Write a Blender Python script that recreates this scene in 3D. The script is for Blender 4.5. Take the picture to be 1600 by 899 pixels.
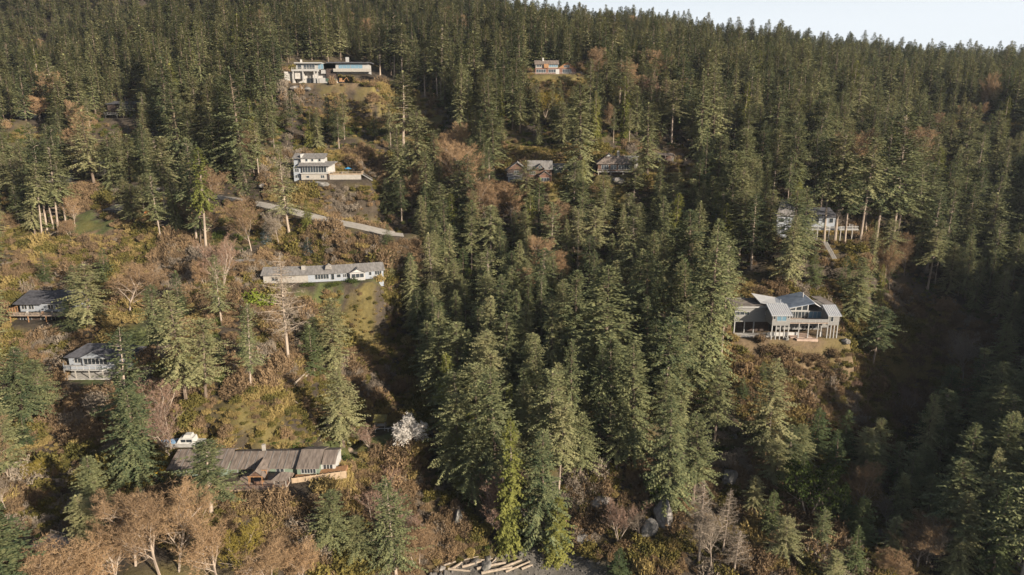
import bpy, math, random
import numpy as np
from mathutils import Vector, Matrix, Euler
R = math.radians
random.seed(7); rng = np.random.default_rng(11)
for o in list(bpy.data.objects): bpy.data.objects.remove(o)
sc = bpy.context.scene
col = sc.collection

# ------------------------------------------------------------ camera, sky, sun, exposure
F = 1067.0; PITCH = R(14); CH = 100.0
cam_d = bpy.data.cameras.new('camera'); cam = bpy.data.objects.new('camera', cam_d); col.objects.link(cam)
cam.location = (0, 0, CH); cam.rotation_euler = (R(90) - PITCH, 0, 0)
cam_d.sensor_width = 36; cam_d.lens = 36 * F / 1600; cam_d.clip_start = 1; cam_d.clip_end = 20000
sc.camera = cam
SUN_AZ, SUN_EL = R(130), R(18.5)          # azimuth clockwise from +Y
SV = Vector((math.sin(SUN_AZ) * math.cos(SUN_EL), math.cos(SUN_AZ) * math.cos(SUN_EL), math.sin(SUN_EL)))
w = bpy.data.worlds.new('World'); sc.world = w; w.use_nodes = True
nt = w.node_tree; sky = nt.nodes.new('ShaderNodeTexSky'); sky.sky_type = 'NISHITA'; sky.sun_disc = False
sky.sun_elevation = SUN_EL; sky.sun_rotation = SUN_AZ; sky.altitude = 0; sky.dust_density = 2.5; sky.air_density = 1.0
tcw = nt.nodes.new('ShaderNodeTexCoord'); sxw = nt.nodes.new('ShaderNodeSeparateXYZ'); mrw = nt.nodes.new('ShaderNodeMapRange'); mxw = nt.nodes.new('ShaderNodeMix'); mxw.data_type = 'RGBA'
mrw.inputs['From Min'].default_value = .11; mrw.inputs['From Max'].default_value = .30; mrw.inputs['To Min'].default_value = .92; mrw.inputs['To Max'].default_value = 0; mrw.interpolation_type = 'SMOOTHSTEP'
nt.links.new(tcw.outputs['Generated'], sxw.inputs[0]); nt.links.new(sxw.outputs['Z'], mrw.inputs[0]); nt.links.new(mrw.outputs[0], mxw.inputs['Factor']); nt.links.new(sky.outputs[0], mxw.inputs['A']); mxw.inputs['B'].default_value = (7.3, 7.75, 8.2, 1)   # pale haze band all round the horizon
nt.links.new(mxw.outputs['Result'], nt.nodes['Background'].inputs[0]); nt.nodes['Background'].inputs[1].default_value = 0.05
sl = bpy.data.lights.new('sun', 'SUN'); sl.energy = 5.0; sl.angle = R(0.5); sl.color = (1, .88, .72)
so = bpy.data.objects.new('sun', sl); col.objects.link(so); so.rotation_euler = SV.to_track_quat('Z', 'Y').to_euler(); so.location = (200, -100, 400)
sc.view_settings.view_transform = 'Standard'; sc.view_settings.look = 'None'; sc.view_settings.gamma = 1
sc.view_settings.exposure = 1.35
sc.render.engine = 'CYCLES'
try:
    sc.cycles.volume_step_rate = 4; sc.cycles.max_bounces = 6; sc.cycles.volume_bounces = 0
    sc.cycles.transparent_max_bounces = 4
except Exception: pass

# ------------------------------------------------------------ view geometry helpers (all in metres, world space)
CP, SP = math.cos(PITCH), math.sin(PITCH)
def ray(px, py):
    xc = (px - 800) / F; yc = (449.5 - py) / F
    return xc, CP + SP * yc, -SP + CP * yc
def wpos(px, py, Y):
    dx, dy, dz = ray(px, py); t = Y / dy
    return (dx * t, Y, CH + dz * t)
def proj(x, y, z):
    zz = z - CH; d = y * CP - zz * SP; u = y * SP + zz * CP
    return 800 + F * x / d, 449.5 - F * u / d, d

# ------------------------------------------------------------ terrain height field
prof = {
 -260: [(899,95),(750,135),(650,160),(590,188),(500,222),(430,246),(380,264),(330,286),(290,302),(250,320),(185,372),(100,470),(0,600)],
 100: [(899,108),(820,124),(750,143),(650,167),(590,190),(505,220),(430,245),(380,262),(330,285),(290,302),(250,318),(185,370),(100,470),(0,600)],
 400: [(899,116),(820,127),(740,140),(650,158),(600,172),(550,186),(500,202),(443,223),(400,241),(350,262),(283,285),(240,315),(190,343),(130,375),(60,455),(0,600)],
 740: [(899,131.5),(880,134.5),(850,139),(800,146),(740,157),(680,169),(600,190),(500,226),(450,243)],
 1000: [(899,130),(860,136),(800,145),(750,152),(700,159),(650,171),(100,450),(66,700)],
 640: [(868,134),(800,147),(700,172),(600,200),(500,235),(450,251),(400,266),(370,274),(300,302),(250,322),(200,347),(150,385),(100,450),(0,620)],
 870: [(899,133.2),(880,135.6),(862,139),(830,144),(780,149),(730,154),(690,160),(650,170),(600,185),(550,200),(500,218),(450,235),(400,252),(350,268),(283,286),(240,302),(200,322),(150,350),(118,375),(72,470),(56,700)],
 1100:[(899,128),(850,137),(800,150),(750,158),(700,166),(650,173),(600,180),(550,187),(500,200),(450,222),(400,242),(350,262),(300,285),(250,312),(200,342),(150,388),(100,470),(82,720)],
 1250:[(899,126),(850,136),(800,150),(750,157),(700,164),(650,172),(600,180),(560,187),(531,190),(500,199),(450,216),(390,234),(350,255),(300,280),(250,308),(200,345),(150,400),(116,520),(94,760)],
 1350:[(899,127),(800,150),(700,170),(650,180),(600,192),(550,206),(500,222)],
 1450:[(899,130),(800,153),(700,180),(600,210),(500,240),(400,272),(300,312),(200,380),(150,440),(122,560),(108,780)],
 1610:[(899,122),(800,141),(700,163),(600,191),(500,225),(400,265),(300,310),(200,370),(150,450),(128,600),(116,800)],
}
CPS = []
for px, l in prof.items():
    for py, Y in l: CPS.append(wpos(px, py, Y))
CPS += [(-130,70,-3),(-60,75,-4),(-20,110,-3),(0,120,-3),(40,118,-3),(80,112,-2),(110,90,0),(150,60,3),(-200,60,4),(-330,60,6),(-330,200,34),(-420,400,110),
        (0,0,-20),(-200,-50,-25),(200,-60,-18),(225,95,47),(300,40,50),(262,150,52),(190,60,12),(360,150,80),(420,60,70),(300,-60,10),
        (-520,650,215),(-300,650,215),(-100,650,205),(-800,900,300),(-400,900,288),(-150,900,248),(40,900,186),(150,950,165),(300,950,158),(500,950,152),(800,900,145),(700,700,150),(420,330,90),(500,500,120),
        (-800,300,120),(-800,1400,250),(-300,1400,210),(200,1400,150),(600,1400,120),(1000,1400,110),(-850,0,30),(900,200,120),(900,500,140)]
CPS = np.array(CPS, float)
def tps(r2): return 0.5 * r2 * np.log(r2 + 1e-9)
S0 = 100.0
P = CPS[:, :2] / S0; n = len(P)
K = tps(((P[:, None] - P[None]) ** 2).sum(-1)) + np.eye(n) * 0.003
A = np.zeros((n + 3, n + 3)); A[:n, :n] = K; A[:n, n] = 1; A[:n, n+1:] = P; A[n, :n] = 1; A[n+1:, :n] = P.T
W = np.linalg.solve(A, np.concatenate([CPS[:, 2], np.zeros(3)]))
def rbf(x, y):
    q = np.stack([x, y], -1) / S0; out = np.empty(len(q))
    for i in range(0, len(q), 20000):
        c = q[i:i+20000]
        out[i:i+20000] = tps(((c[:, None] - P[None]) ** 2).sum(-1)) @ W[:n] + W[n] + c @ W[n+1:]
    return out
_lat = rng.random((256, 256))
def vnoise(x, y):
    xi = np.floor(x).astype(int); yi = np.floor(y).astype(int); fx = x - xi; fy = y - yi
    fx = fx * fx * (3 - 2 * fx); fy = fy * fy * (3 - 2 * fy)
    a = _lat[xi % 256, yi % 256]; b = _lat[(xi+1) % 256, yi % 256]; c = _lat[xi % 256, (yi+1) % 256]; d = _lat[(xi+1) % 256, (yi+1) % 256]
    return (a * (1-fx) + b * fx) * (1-fy) + (c * (1-fx) + d * fx) * fy
def fbm(x, y, s, o=3):
    v = 0; a = 1; t = 0
    for i in range(o): v = v + a * (vnoise(x / s + 31 * i, y / s + 17 * i) - .5); t += a; a *= .5; s *= .5
    return v / t
PADS = []      # (cx, cy, halfx, halfy, yaw, z, margin)
ROADPTS = [wpos(*p) for p in [(60,283,305),(120,285,304),(200,292,299),(270,299,291),(345,309,282),(400,318,275),(450,329,267),(500,342,260),(560,354,252),(612,366,247),(632,368,248)]]
ROAD = []
for a, b in zip(ROADPTS[:-1], ROADPTS[1:]):
    for k in range(12): ROAD.append([a[j] + (b[j] - a[j]) * k / 12 for j in range(3)])
ROAD = np.array(ROAD)
for _ in range(3): ROAD[1:-1] = (ROAD[:-2] + ROAD[2:] + ROAD[1:-1]) / 3
def gz(x, y):
    x = np.atleast_1d(np.asarray(x, float)); y = np.atleast_1d(np.asarray(y, float))
    z = rbf(x, y)
    am = np.clip((z - 1) / 6, 0, 1) * np.clip((520 - y) / 200, .5, 1)
    z = z + am * (fbm(x, y, 22, 4) * 6.0 + fbm(x + 90, y, 4, 2) * 1.0)
    fr_ = np.clip((y - 440) / 120, 0, 1); z = z + fr_ * (fbm(x + 300, y, 120, 2) * 26)
    for cx, cy, hx, hy, yaw, pz, m in PADS:
        c, s = math.cos(yaw), math.sin(yaw)
        u = (x - cx) * c + (y - cy) * s; v = -(x - cx) * s + (y - cy) * c
        d = np.hypot(np.maximum(np.abs(u) - hx, 0), np.maximum(np.abs(v) - hy, 0)); k = np.clip(1 - d / m, 0, 1); k = k * k * (3 - 2 * k)
        z = z * (1 - k) + pz * k
    if len(x) > 4000: sel = np.where((y > 225) & (y < 325) & (x < 0) & (x > -260))[0]
    else: sel = np.arange(len(x))
    if len(sel):
        for i in range(0, len(sel), 8000):
            s_ = sel[i:i+8000]
            d2 = (x[s_, None] - ROAD[None, :, 0]) ** 2 + (y[s_, None] - ROAD[None, :, 1]) ** 2
            j = d2.argmin(1); k = np.clip(1 - (np.sqrt(d2[np.arange(len(s_)), j]) - 4.4) / 14, 0, 1); k = k * k * (3 - 2 * k)
            z[s_] = z[s_] * (1 - k) + ROAD[j, 2] * k
    return z
_ts = np.concatenate([np.arange(85, 420, 1.0), np.arange(420, 1200, 4.0)])
def hit(px, py):
    dx, dy, dz = ray(px, py); t = _ts / dy
    x, y, z = dx * t, _ts, CH + dz * t
    g = gz(x, y); i = np.where(g > z)[0]
    i = i[0] if len(i) else len(_ts) - 1
    return float(x[i]), float(y[i]), float(g[i])

# ------------------------------------------------------------ materials
MATS = {}
def nodemat(name, rough=.9):
    m = bpy.data.materials.new(name); m.use_nodes = True; MATS[name] = m
    t = m.node_tree; b = t.nodes['Principled BSDF']; b.inputs['Roughness'].default_value = rough
    try: b.inputs['Specular IOR Level'].default_value = .25
    except Exception: pass
    return m, t, b
def mat(name, c, rough=.85, c2=None, scale=3.0, metallic=0, stretch=(1,1,1), bump=0, spec=None, coord='Object'):
    m, t, b = nodemat(name, rough); b.inputs['Metallic'].default_value = metallic
    if spec is not None: b.inputs['Specular IOR Level'].default_value = spec
    c2 = c2 or tuple(v * .72 for v in c)
    tc = t.nodes.new('ShaderNodeTexCoord'); mp = t.nodes.new('ShaderNodeMapping'); mp.inputs['Scale'].default_value = stretch
    nz = t.nodes.new('ShaderNodeTexNoise'); nz.inputs['Scale'].default_value = scale; nz.inputs['Detail'].default_value = 5
    rp = t.nodes.new('ShaderNodeValToRGB'); rp.color_ramp.elements[0].position = .35; rp.color_ramp.elements[1].position = .65
    rp.color_ramp.elements[0].color = (*c2, 1); rp.color_ramp.elements[1].color = (*c, 1)
    t.links.new(tc.outputs[coord], mp.inputs[0]); t.links.new(mp.outputs[0], nz.inputs[0]); t.links.new(nz.outputs[0], rp.inputs[0]); t.links.new(rp.outputs[0], b.inputs['Base Color'])
    if bump:
        bp = t.nodes.new('ShaderNodeBump'); bp.inputs['Strength'].default_value = bump; bp.inputs['Distance'].default_value = .1
        t.links.new(nz.outputs[0], bp.inputs['Height']); t.links.new(bp.outputs[0], b.inputs['Normal'])
    return m
def leafmat(name, ca, cb, trans=.25, cc=None):
    m, t, b = nodemat(name, .75); t.nodes.remove(b)
    out = t.nodes['Material Output']
    oi = t.nodes.new('ShaderNodeObjectInfo'); ge = t.nodes.new('ShaderNodeNewGeometry')
    nz = t.nodes.new('ShaderNodeTexNoise'); nz.inputs['Scale'].default_value = .35; nz.inputs['Detail'].default_value = 3
    nz2 = t.nodes.new('ShaderNodeTexNoise'); nz2.inputs['Scale'].default_value = 3.0; nz2.inputs['Detail'].default_value = 1
    t.links.new(ge.outputs['Position'], nz.inputs[0]); t.links.new(ge.outputs['Position'], nz2.inputs[0])
    ad = t.nodes.new('ShaderNodeMath'); ad.operation = 'ADD'; ad2 = t.nodes.new('ShaderNodeMath'); ad2.operation = 'ADD'
    mu = t.nodes.new('ShaderNodeMath'); mu.operation = 'MULTIPLY'; mu.inputs[1].default_value = .62
    t.links.new(oi.outputs['Random'], mu.inputs[0]); t.links.new(mu.outputs[0], ad.inputs[0]); t.links.new(nz.outputs[0], ad.inputs[1])
    t.links.new(ad.outputs[0], ad2.inputs[0]); t.links.new(nz2.outputs[0], ad2.inputs[1])
    rp = t.nodes.new('ShaderNodeValToRGB'); e = rp.color_ramp.elements
    e[0].position = .85; e[1].position = 1.55
    md = t.nodes.new('ShaderNodeMapRange'); md.inputs['From Min'].default_value = .7; md.inputs['From Max'].default_value = 1.9
    t.links.new(ad2.outputs[0], md.inputs[0]); t.links.new(md.outputs[0], rp.inputs[0])
    e[0].position = .1; e[0].color = (*ca, 1); e[1].position = .9 if cc is None else .6; e[1].color = (*cb, 1)
    if cc: k = e.new(.95); k.color = (*cc, 1)
    df = t.nodes.new('ShaderNodeBsdfDiffuse'); tr = t.nodes.new('ShaderNodeBsdfTranslucent'); mx = t.nodes.new('ShaderNodeMixShader'); mx.inputs[0].default_value = trans
    t.links.new(rp.outputs[0], df.inputs[0]); t.links.new(rp.outputs[0], tr.inputs[0])
    t.links.new(df.outputs[0], mx.inputs[1]); t.links.new(tr.outputs[0], mx.inputs[2]); t.links.new(mx.outputs[0], out.inputs[0])
    return m
FIR = leafmat('fir_needles', (.040,.062,.034), (.205,.21,.10), .14, (.27,.245,.13))
CEDAR = leafmat('cedar_sprays', (.11,.125,.035), (.23,.225,.065), .3)
PINE = leafmat('pine_needles', (.055,.08,.04), (.15,.17,.075), .3)
SPRUCE = leafmat('blue_spruce_needles', (.07,.10,.10), (.14,.18,.18), .2)
TWIG = leafmat('alder_twigs', (.15,.10,.062), (.27,.185,.108), .15, (.31,.195,.105))
TWIGP = leafmat('pink_twigs', (.16,.11,.085), (.25,.165,.12), .1)
TWIGD = leafmat('grey_twigs', (.16,.13,.10), (.25,.21,.165), .1)
TWIGG = leafmat('budding_twigs', (.16,.13,.035), (.27,.21,.05), .2)
BLOSSOM = leafmat('white_blossom', (.52,.49,.45), (.78,.74,.68), .35)
LEAF = leafmat('evergreen_shrub_leaves', (.035,.055,.018), (.10,.115,.03), .25)
LEAFY = leafmat('yellow_leaves', (.35,.22,.02), (.6,.38,.03), .25)
LEAFG = leafmat('hedge_leaves', (.08,.12,.02), (.17,.20,.035), .25)
BRUSH = leafmat('brown_brush_twigs', (.085,.062,.040), (.19,.132,.078), .1, (.23,.155,.085))
BRUSHT = leafmat('dry_grass_blades', (.20,.15,.065), (.32,.245,.10), .25)
BRUSHM = leafmat('bramble_leaves', (.07,.07,.025), (.19,.155,.05), .25)
BARK = mat('fir_bark', (.17,.13,.10), .95, (.08,.06,.045), 1.2, stretch=(1,1,.2))
BARKP = mat('pale_bark', (.33,.27,.215), .95, (.19,.15,.12), 1.2, stretch=(1,1,.2))
ROCK = mat('grey_rock', (.20,.19,.18), .95, (.07,.068,.06), .5, bump=.6)
ROCKL = mat('pale_rock', (.26,.24,.22), .95, (.12,.11,.10), 1.2, bump=.5)
WOODG = mat('driftwood', (.30,.25,.20), .9, (.15,.12,.09), 2, stretch=(1,1,6))
WHITE = mat('white_paint', (.37,.365,.355), .6, (.30,.295,.285), 1.5)
CREAM = mat('cream_paint', (.27,.25,.225), .7, (.22,.205,.185), 1.5)
GREYW = mat('grey_siding', (.20,.195,.185), .8, (.15,.145,.14), 1.2, stretch=(1,1,8))
GREYB = mat('blue_grey_siding', (.24,.26,.29), .8, (.17,.185,.21), 1.2, stretch=(1,1,8))
GREYL = mat('pale_grey_siding', (.29,.285,.275), .8, (.22,.215,.21), 1.2, stretch=(1,1,8))
GREENW = mat('sage_green_siding', (.14,.175,.135), .8, (.11,.14,.11), 1.2, stretch=(1,1,8))
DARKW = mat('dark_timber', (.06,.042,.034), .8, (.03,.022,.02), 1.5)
BROWNW = mat('brown_timber', (.11,.065,.045), .8, (.07,.04,.03), 1.5)
TAN = mat('tan_timber', (.30,.225,.155), .8, (.22,.165,.11), 1.5)
ORANGE = mat('orange_timber', (.27,.15,.075), .8, (.19,.10,.05), 1.5)
SHK = mat('brown_shingle_roof', (.165,.135,.115), .95, (.085,.068,.058), .9, stretch=(2.5,.5,.5), bump=.3)
SHG = mat('grey_shingle_roof', (.17,.16,.155), .95, (.105,.10,.095), .9, stretch=(2,.6,.6), bump=.3)
SHD = mat('charcoal_shingle_roof', (.07,.07,.08), .9, (.04,.04,.046), .9, bump=.3)
METAL = mat('pale_metal_roof', (.50,.50,.50), .45, (.42,.42,.43), .8, metallic=.3)
METALB = mat('blue_grey_metal_roof', (.20,.24,.30), .4, (.14,.17,.22), .8, metallic=.3)
FLAT = mat('flat_gravel_roof', (.19,.165,.145), .95, (.10,.085,.075), .6)
CONC = mat('concrete', (.38,.36,.34), .9, (.26,.25,.23), .8)
PAVE = mat('pinkish_paving', (.36,.27,.215), .9, (.25,.18,.145), .7)
DECKM = mat('weathered_deck', (.33,.26,.21), .85, (.20,.155,.125), 1.2, stretch=(1,6,1))
BLUE = mat('blue_fabric', (.04,.22,.42), .7); TARP = mat('blue_tarp', (.22,.38,.58), .6)
GREENM = mat('green_metal', (.04,.09,.065), .6); YEL = mat('yellow_plastic', (.7,.62,.08), .5); BLACK = mat('black_paint', (.015,.015,.02), .3, spec=.5)
REDW = mat('red_brown_siding', (.15,.08,.06), .8)
MOSS = mat('mossy_roof', (.13,.11,.03), .95, (.06,.055,.025), 1.5)
def glass(name, c, rough=.08):
    m, t, b = nodemat(name, rough); b.inputs['Base Color'].default_value = (*c, 1); b.inputs['Specular IOR Level'].default_value = .8
    nz = t.nodes.new('ShaderNodeTexNoise'); nz.inputs['Scale'].default_value = .8; bp = t.nodes.new('ShaderNodeBump'); bp.inputs['Strength'].default_value = .08
    t.links.new(nz.outputs[0], bp.inputs['Height']); t.links.new(bp.outputs[0], b.inputs['Normal']); return m
GLASS = glass('window_glass', (.025,.03,.035)); GLASSB = glass('blue_window_glass', (.10,.17,.22), .15)

# ------------------------------------------------------------ object helpers
def tag(o, label=None, cat=None, group=None, kind=None):
    if label: o['label'] = label
    if cat: o['category'] = cat
    if group: o['group'] = group
    if kind: o['kind'] = kind
    return o
def link(name, me, parent=None, loc=None, rot=None, sca=None):
    o = bpy.data.objects.new(name, me); col.objects.link(o)
    if parent: o.parent = parent
    if loc is not None: o.location = loc
    if rot is not None: o.rotation_euler = rot
    if sca is not None: o.scale = sca
    return o
def empty(name, loc, yaw=0):
    o = link(name, None, loc=loc, rot=(0, 0, yaw)); o.empty_display_size = .5; return o
class MB:
    def __init__(s): s.v = []; s.f = []
    def hexa(s, p):
        b = len(s.v); s.v += [tuple(q) for q in p]
        s.f += [(b,b+3,b+2,b+1),(b+4,b+5,b+6,b+7),(b,b+1,b+5,b+4),(b+1,b+2,b+6,b+5),(b+2,b+3,b+7,b+6),(b+3,b,b+4,b+7)]; return s
    def box(s, x0, x1, y0, y1, z0, z1):
        return s.hexa([(x0,y0,z0),(x1,y0,z0),(x1,y1,z0),(x0,y1,z0),(x0,y0,z1),(x1,y0,z1),(x1,y1,z1),(x0,y1,z1)])
    def slab(s, c, th):
        return s.hexa([(x,y,z-th) for x,y,z in c] + list(c))
    def prism(s, pts, a, b, axis='y'):
        n_ = len(pts); k = len(s.v)
        for t in (a, b):
            for p, q in pts: s.v.append((p, t, q) if axis == 'y' else ((t, p, q) if axis == 'x' else (p, q, t)))
        s.f.append(tuple(range(k, k+n_))); s.f.append(tuple(range(k+2*n_-1, k+n_-1, -1)))
        for i in range(n_): j = (i+1) % n_; s.f.append((k+i, k+n_+i, k+n_+j, k+j))
        return s
    def tube(s, a, b, r0, r1, n_=6):
        a = Vector(a); b = Vector(b); d = (b - a)
        if d.length < 1e-6: return s
        d.normalize(); u = d.orthogonal().normalized(); v = d.cross(u); k = len(s.v)
        for c, r in ((a, r0), (b, r1)):
            for i in range(n_):
                t = 2*math.pi*i/n_; s.v.append(tuple(c + (u*math.cos(t) + v*math.sin(t)) * r))
        for i in range(n_): j = (i+1) % n_; s.f.append((k+i, k+j, k+n_+j, k+n_+i))
        s.f.append(tuple(range(k+n_, k+2*n_))); s.f.append(tuple(range(k+n_-1, k-1, -1))); return s
    def mesh(s, name, m):
        me = bpy.data.meshes.new(name); me.from_pydata(s.v, [], s.f); me.materials.append(m); me.validate(); me.update(); return me
    def build(s, name, m, parent=None, **k): return link(name, s.mesh(name, m), parent, **k)
def box(name, m, parent, *a): return MB().box(*a).build(name, m, parent)
def window(P_, x, z, w_, h_, y, n_=1, side='f', fm=None, gm=None, name='window'):
    """window in a wall plane: frame object with a pane for every light; side f=front (-y), l=left (-x), r=right (+x)"""
    fm = fm or WHITE; gm = gm or GLASS; t = .09
    def tr(a0, a1, d0, d1, z0, z1):
        if side == 'f': return (a0, a1, y - d1, y - d0, z0, z1)
        if side == 'l': return (y - d1, y - d0, a0, a1, z0, z1)
        return (y + d0, y + d1, a0, a1, z0, z1)
    f = MB(); f.box(*tr(x, x+w_, .003, .10, z, z+t)).box(*tr(x, x+w_, .003, .10, z+h_-t, z+h_))
    f.box(*tr(x, x+t, .003, .098, z+t, z+h_-t)).box(*tr(x+w_-t, x+w_, .003, .098, z+t, z+h_-t))
    cw = (w_ - 2*t) / n_
    for i in range(1, n_): f.box(*tr(x+t+cw*i-.05, x+t+cw*i+.05, .003, .09, z+t, z+h_-t))
    fo = f.build(name, fm, P_)
    for i in range(n_):
        a = x+t+cw*i + (.05 if i else 0); b = x+t+cw*(i+1) - (.05 if i < n_-1 else 0)
        MB().box(*tr(a, b, .005, .03, z+t, z+h_-t)).build('pane', gm, fo)
    return fo
def gable(P_, x0, x1, y0, y1, ze, zr, m, ov=.5, th=.22, axis='x', name='roof', wallm=None):
    """gabled roof, ridge along axis"""
    mb = MB()
    if axis == 'x':
        ym = (y0+y1)/2; sl_ = (zr-ze)/(ym-y0)
        mb.slab([(x0-ov,y0-ov,ze-sl_*ov),(x1+ov,y0-ov,ze-sl_*ov),(x1+ov,ym,zr),(x0-ov,ym,zr)], th)
        mb.slab([(x0-ov,ym,zr),(x1+ov,ym,zr),(x1+ov,y1+ov,ze-sl_*ov),(x0-ov,y1+ov,ze-sl_*ov)], th)
        if wallm: MB().prism([(y0,ze-th-.02),(y1,ze-th-.02),(ym,zr-th-.02)], x0+.01, x1-.01, 'x').build('gable_wall', wallm, P_)
    else:
        xm = (x0+x1)/2; sl_ = (zr-ze)/(xm-x0)
        mb.slab([(x0-ov,y0-ov,ze-sl_*ov),(xm,y0-ov,zr),(xm,y1+ov,zr),(x0-ov,y1+ov,ze-sl_*ov)], th)
        mb.slab([(xm,y0-ov,zr),(x1+ov,y0-ov,ze-sl_*ov),(x1+ov,y1+ov,ze-sl_*ov),(xm,y1+ov,zr)], th)
        if wallm: MB().prism([(x0,ze-th-.02),(x1,ze-th-.02),(xm,zr-th-.02)], y0+.01, y1-.01, 'y').build('gable_wall', wallm, P_)
    return mb.build(name, m, P_)
def hip(P_, x0, x1, y0, y1, ze, zr, m, ov=.6, inset=None, name='roof'):
    x0-=ov; x1+=ov; y0-=ov; y1+=ov; ym=(y0+y1)/2; k = inset if inset is not None else (y1-y0)/2
    v=[(x0,y0,ze),(x1,y0,ze),(x1,y1,ze),(x0,y1,ze),(x0+k,ym,zr),(x1-k,ym,zr),(x0,y0,ze-.2),(x1,y0,ze-.2),(x1,y1,ze-.2),(x0,y1,ze-.2)]
    mb=MB(); mb.v=v; mb.f=[(0,1,5,4),(1,2,5),(2,3,4,5),(3,0,4),(6,7,1,0),(7,8,2,1),(8,9,3,2),(9,6,0,3),(9,8,7,6)]
    return mb.build(name, m, P_)
def rail(P_, pts, z, h_=1.0, m=None, step=1.6, solid=False, name='railing', bm=None):
    m = m or WHITE; mb = MB(); r_ = []
    for (a, b) in zip(pts[:-1], pts[1:]):
        a = Vector((a[0], a[1], z)); b = Vector((b[0], b[1], z)); L = (b-a).length; k = max(1, round(L/step))
        for i in range(k+1):
            p = a.lerp(b, i/k); mb.box(p.x-.06, p.x+.06, p.y-.06, p.y+.06, z, z+h_)
        up = Vector((0,0,1)); mb.tube(a+up*h_, b+up*h_, .06, .06, 4); mb.tube(a+up*.15, b+up*.15, .04, .04, 4)
        if not solid:
            kk = max(2, round(L/.4)); 
            for i in range(kk): p = a.lerp(b, (i+.5)/kk); mb.box(p.x-.018, p.x+.018, p.y-.018, p.y+.018, z+.15, z+h_)
    o = mb.build(name, m, P_)
    if solid:
        pb = MB()
        for (a, b) in zip(pts[:-1], pts[1:]):
            d = Vector((b[0]-a[0], b[1]-a[1])); d.normalize(); nx, ny = -d.y*.02, d.x*.02
            pb.hexa([(a[0]-nx,a[1]-ny,z+.2),(b[0]-nx,b[1]-ny,z+.2),(b[0]+nx,b[1]+ny,z+.2),(a[0]+nx,a[1]+ny,z+.2),(a[0]-nx,a[1]-ny,z+h_-.1),(b[0]-nx,b[1]-ny,z+h_-.1),(b[0]+nx,b[1]+ny,z+h_-.1),(a[0]+nx,a[1]+ny,z+h_-.1)])
        pb.build('railing_panel', bm or m, o)
    return o
def posts(P_, pts, z0, z1, m, w_=.3, name='post'):
    for x, y in pts: MB().box(x-w_/2, x+w_/2, y-w_/2, y+w_/2, z0, z1).build(name, m, P_)
def house(name, label, cat, px, py, Y, yaw, w_, d_, m_=9, y0=-3, dz=0):
    """anchor = ground point at facade left corner; w_, d_ = footprint; levels the ground under it"""
    x, y, z = wpos(px, py, Y); z += dz
    c, s = math.cos(R(yaw)), math.sin(R(yaw)); ux = w_/2; uy = (d_ + y0)/2
    PADS.append((x+c*ux-s*uy, y+s*ux+c*uy, w_/2+.5, (d_-y0)/2, R(yaw), z-.25, m_))
    e = empty(name, (x, y, z), R(yaw)); tag(e, label, cat); return e
def loc(e, px, py, v=0.0):
    """local (x, z) on the house's plane y=v seen at a pixel"""
    dx, dy, dz = ray(px, py); d = Vector((dx, dy, dz)); o = Vector((0, 0, CH)) - e.location
    yaw = e.rotation_euler.z; c, s = math.cos(yaw), math.sin(yaw)
    lo = Vector((o.x*c+o.y*s, -o.x*s+o.y*c, o.z)); ld = Vector((d.x*c+d.y*s, -d.x*s+d.y*c, d.z))
    t = (v - lo.y) / ld.y; return lo.x + ld.x*t, lo.z + ld.z*t
def lx(e, px, py, v=0.): return loc(e, px, py, v)[0]
def lz(e, px, py, v=0.): return loc(e, px, py, v)[1]
def wallbox(name, m, e, px0, px1, pyt, pyb, v, depth, pym=None):
    """block whose front face (plane y=v) fills the traced rectangle"""
    pm = pyb; x0, zb = loc(e, px0, pyb, v); x1 = lx(e, px1, pyb, v); zt = lz(e, (px0+px1)/2, pyt, v); zb = lz(e, (px0+px1)/2, pyb, v)
    o = box(name, m, e, x0, x1, v, v+depth, zb, zt); return x0, x1, zb, zt
def win(e, px0, px1, pyt, pyb, v, n_=1, **k):
    x0, zt = loc(e, px0, pyt, v); x1, zb = loc(e, px1, pyb, v); return window(e, x0, zb, x1-x0, zt-zb, v, n_, **k)

# ------------------------------------------------------------ houses
# stilted grey house on the right knoll
h = house('stilt_house', 'large grey house with metal roofs and glass gable on stilts, above the golden brushy knoll', 'house', 1147, 520, 194, 0, 31, 13, 4, y0=-5.5)
x0, x1, zb, zt = wallbox('upper_wall', GREYW, h, 1147, 1207, 480, 503, 0, 9)
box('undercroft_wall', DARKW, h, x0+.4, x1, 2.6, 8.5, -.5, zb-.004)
posts(h, [(x0+.3,.3),(x0+3.2,.3),(x0+6,.3)], -.5, zb, GREYL, .3)
box('flat_roof', FLAT, h, x0-.4, x1+2, -.4, 9.4, zt, zt+.18)
MB().box(x0-.45,x1+2,-.5,-.4,zt-.15,zt+.3).box(x0-.5,x0-.4,-.4,9.4,zt-.15,zt+.3).box(x0-.45,x1+2,9.4,9.5,zt-.1,zt+.3).build('roof_trim', GREYL, h)
win(h, 1148.5, 1171, 487, 492.5, 0, 3)
win(h, 1196, 1201, 487, 492.5, 0, 1)
pz = zb
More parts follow.
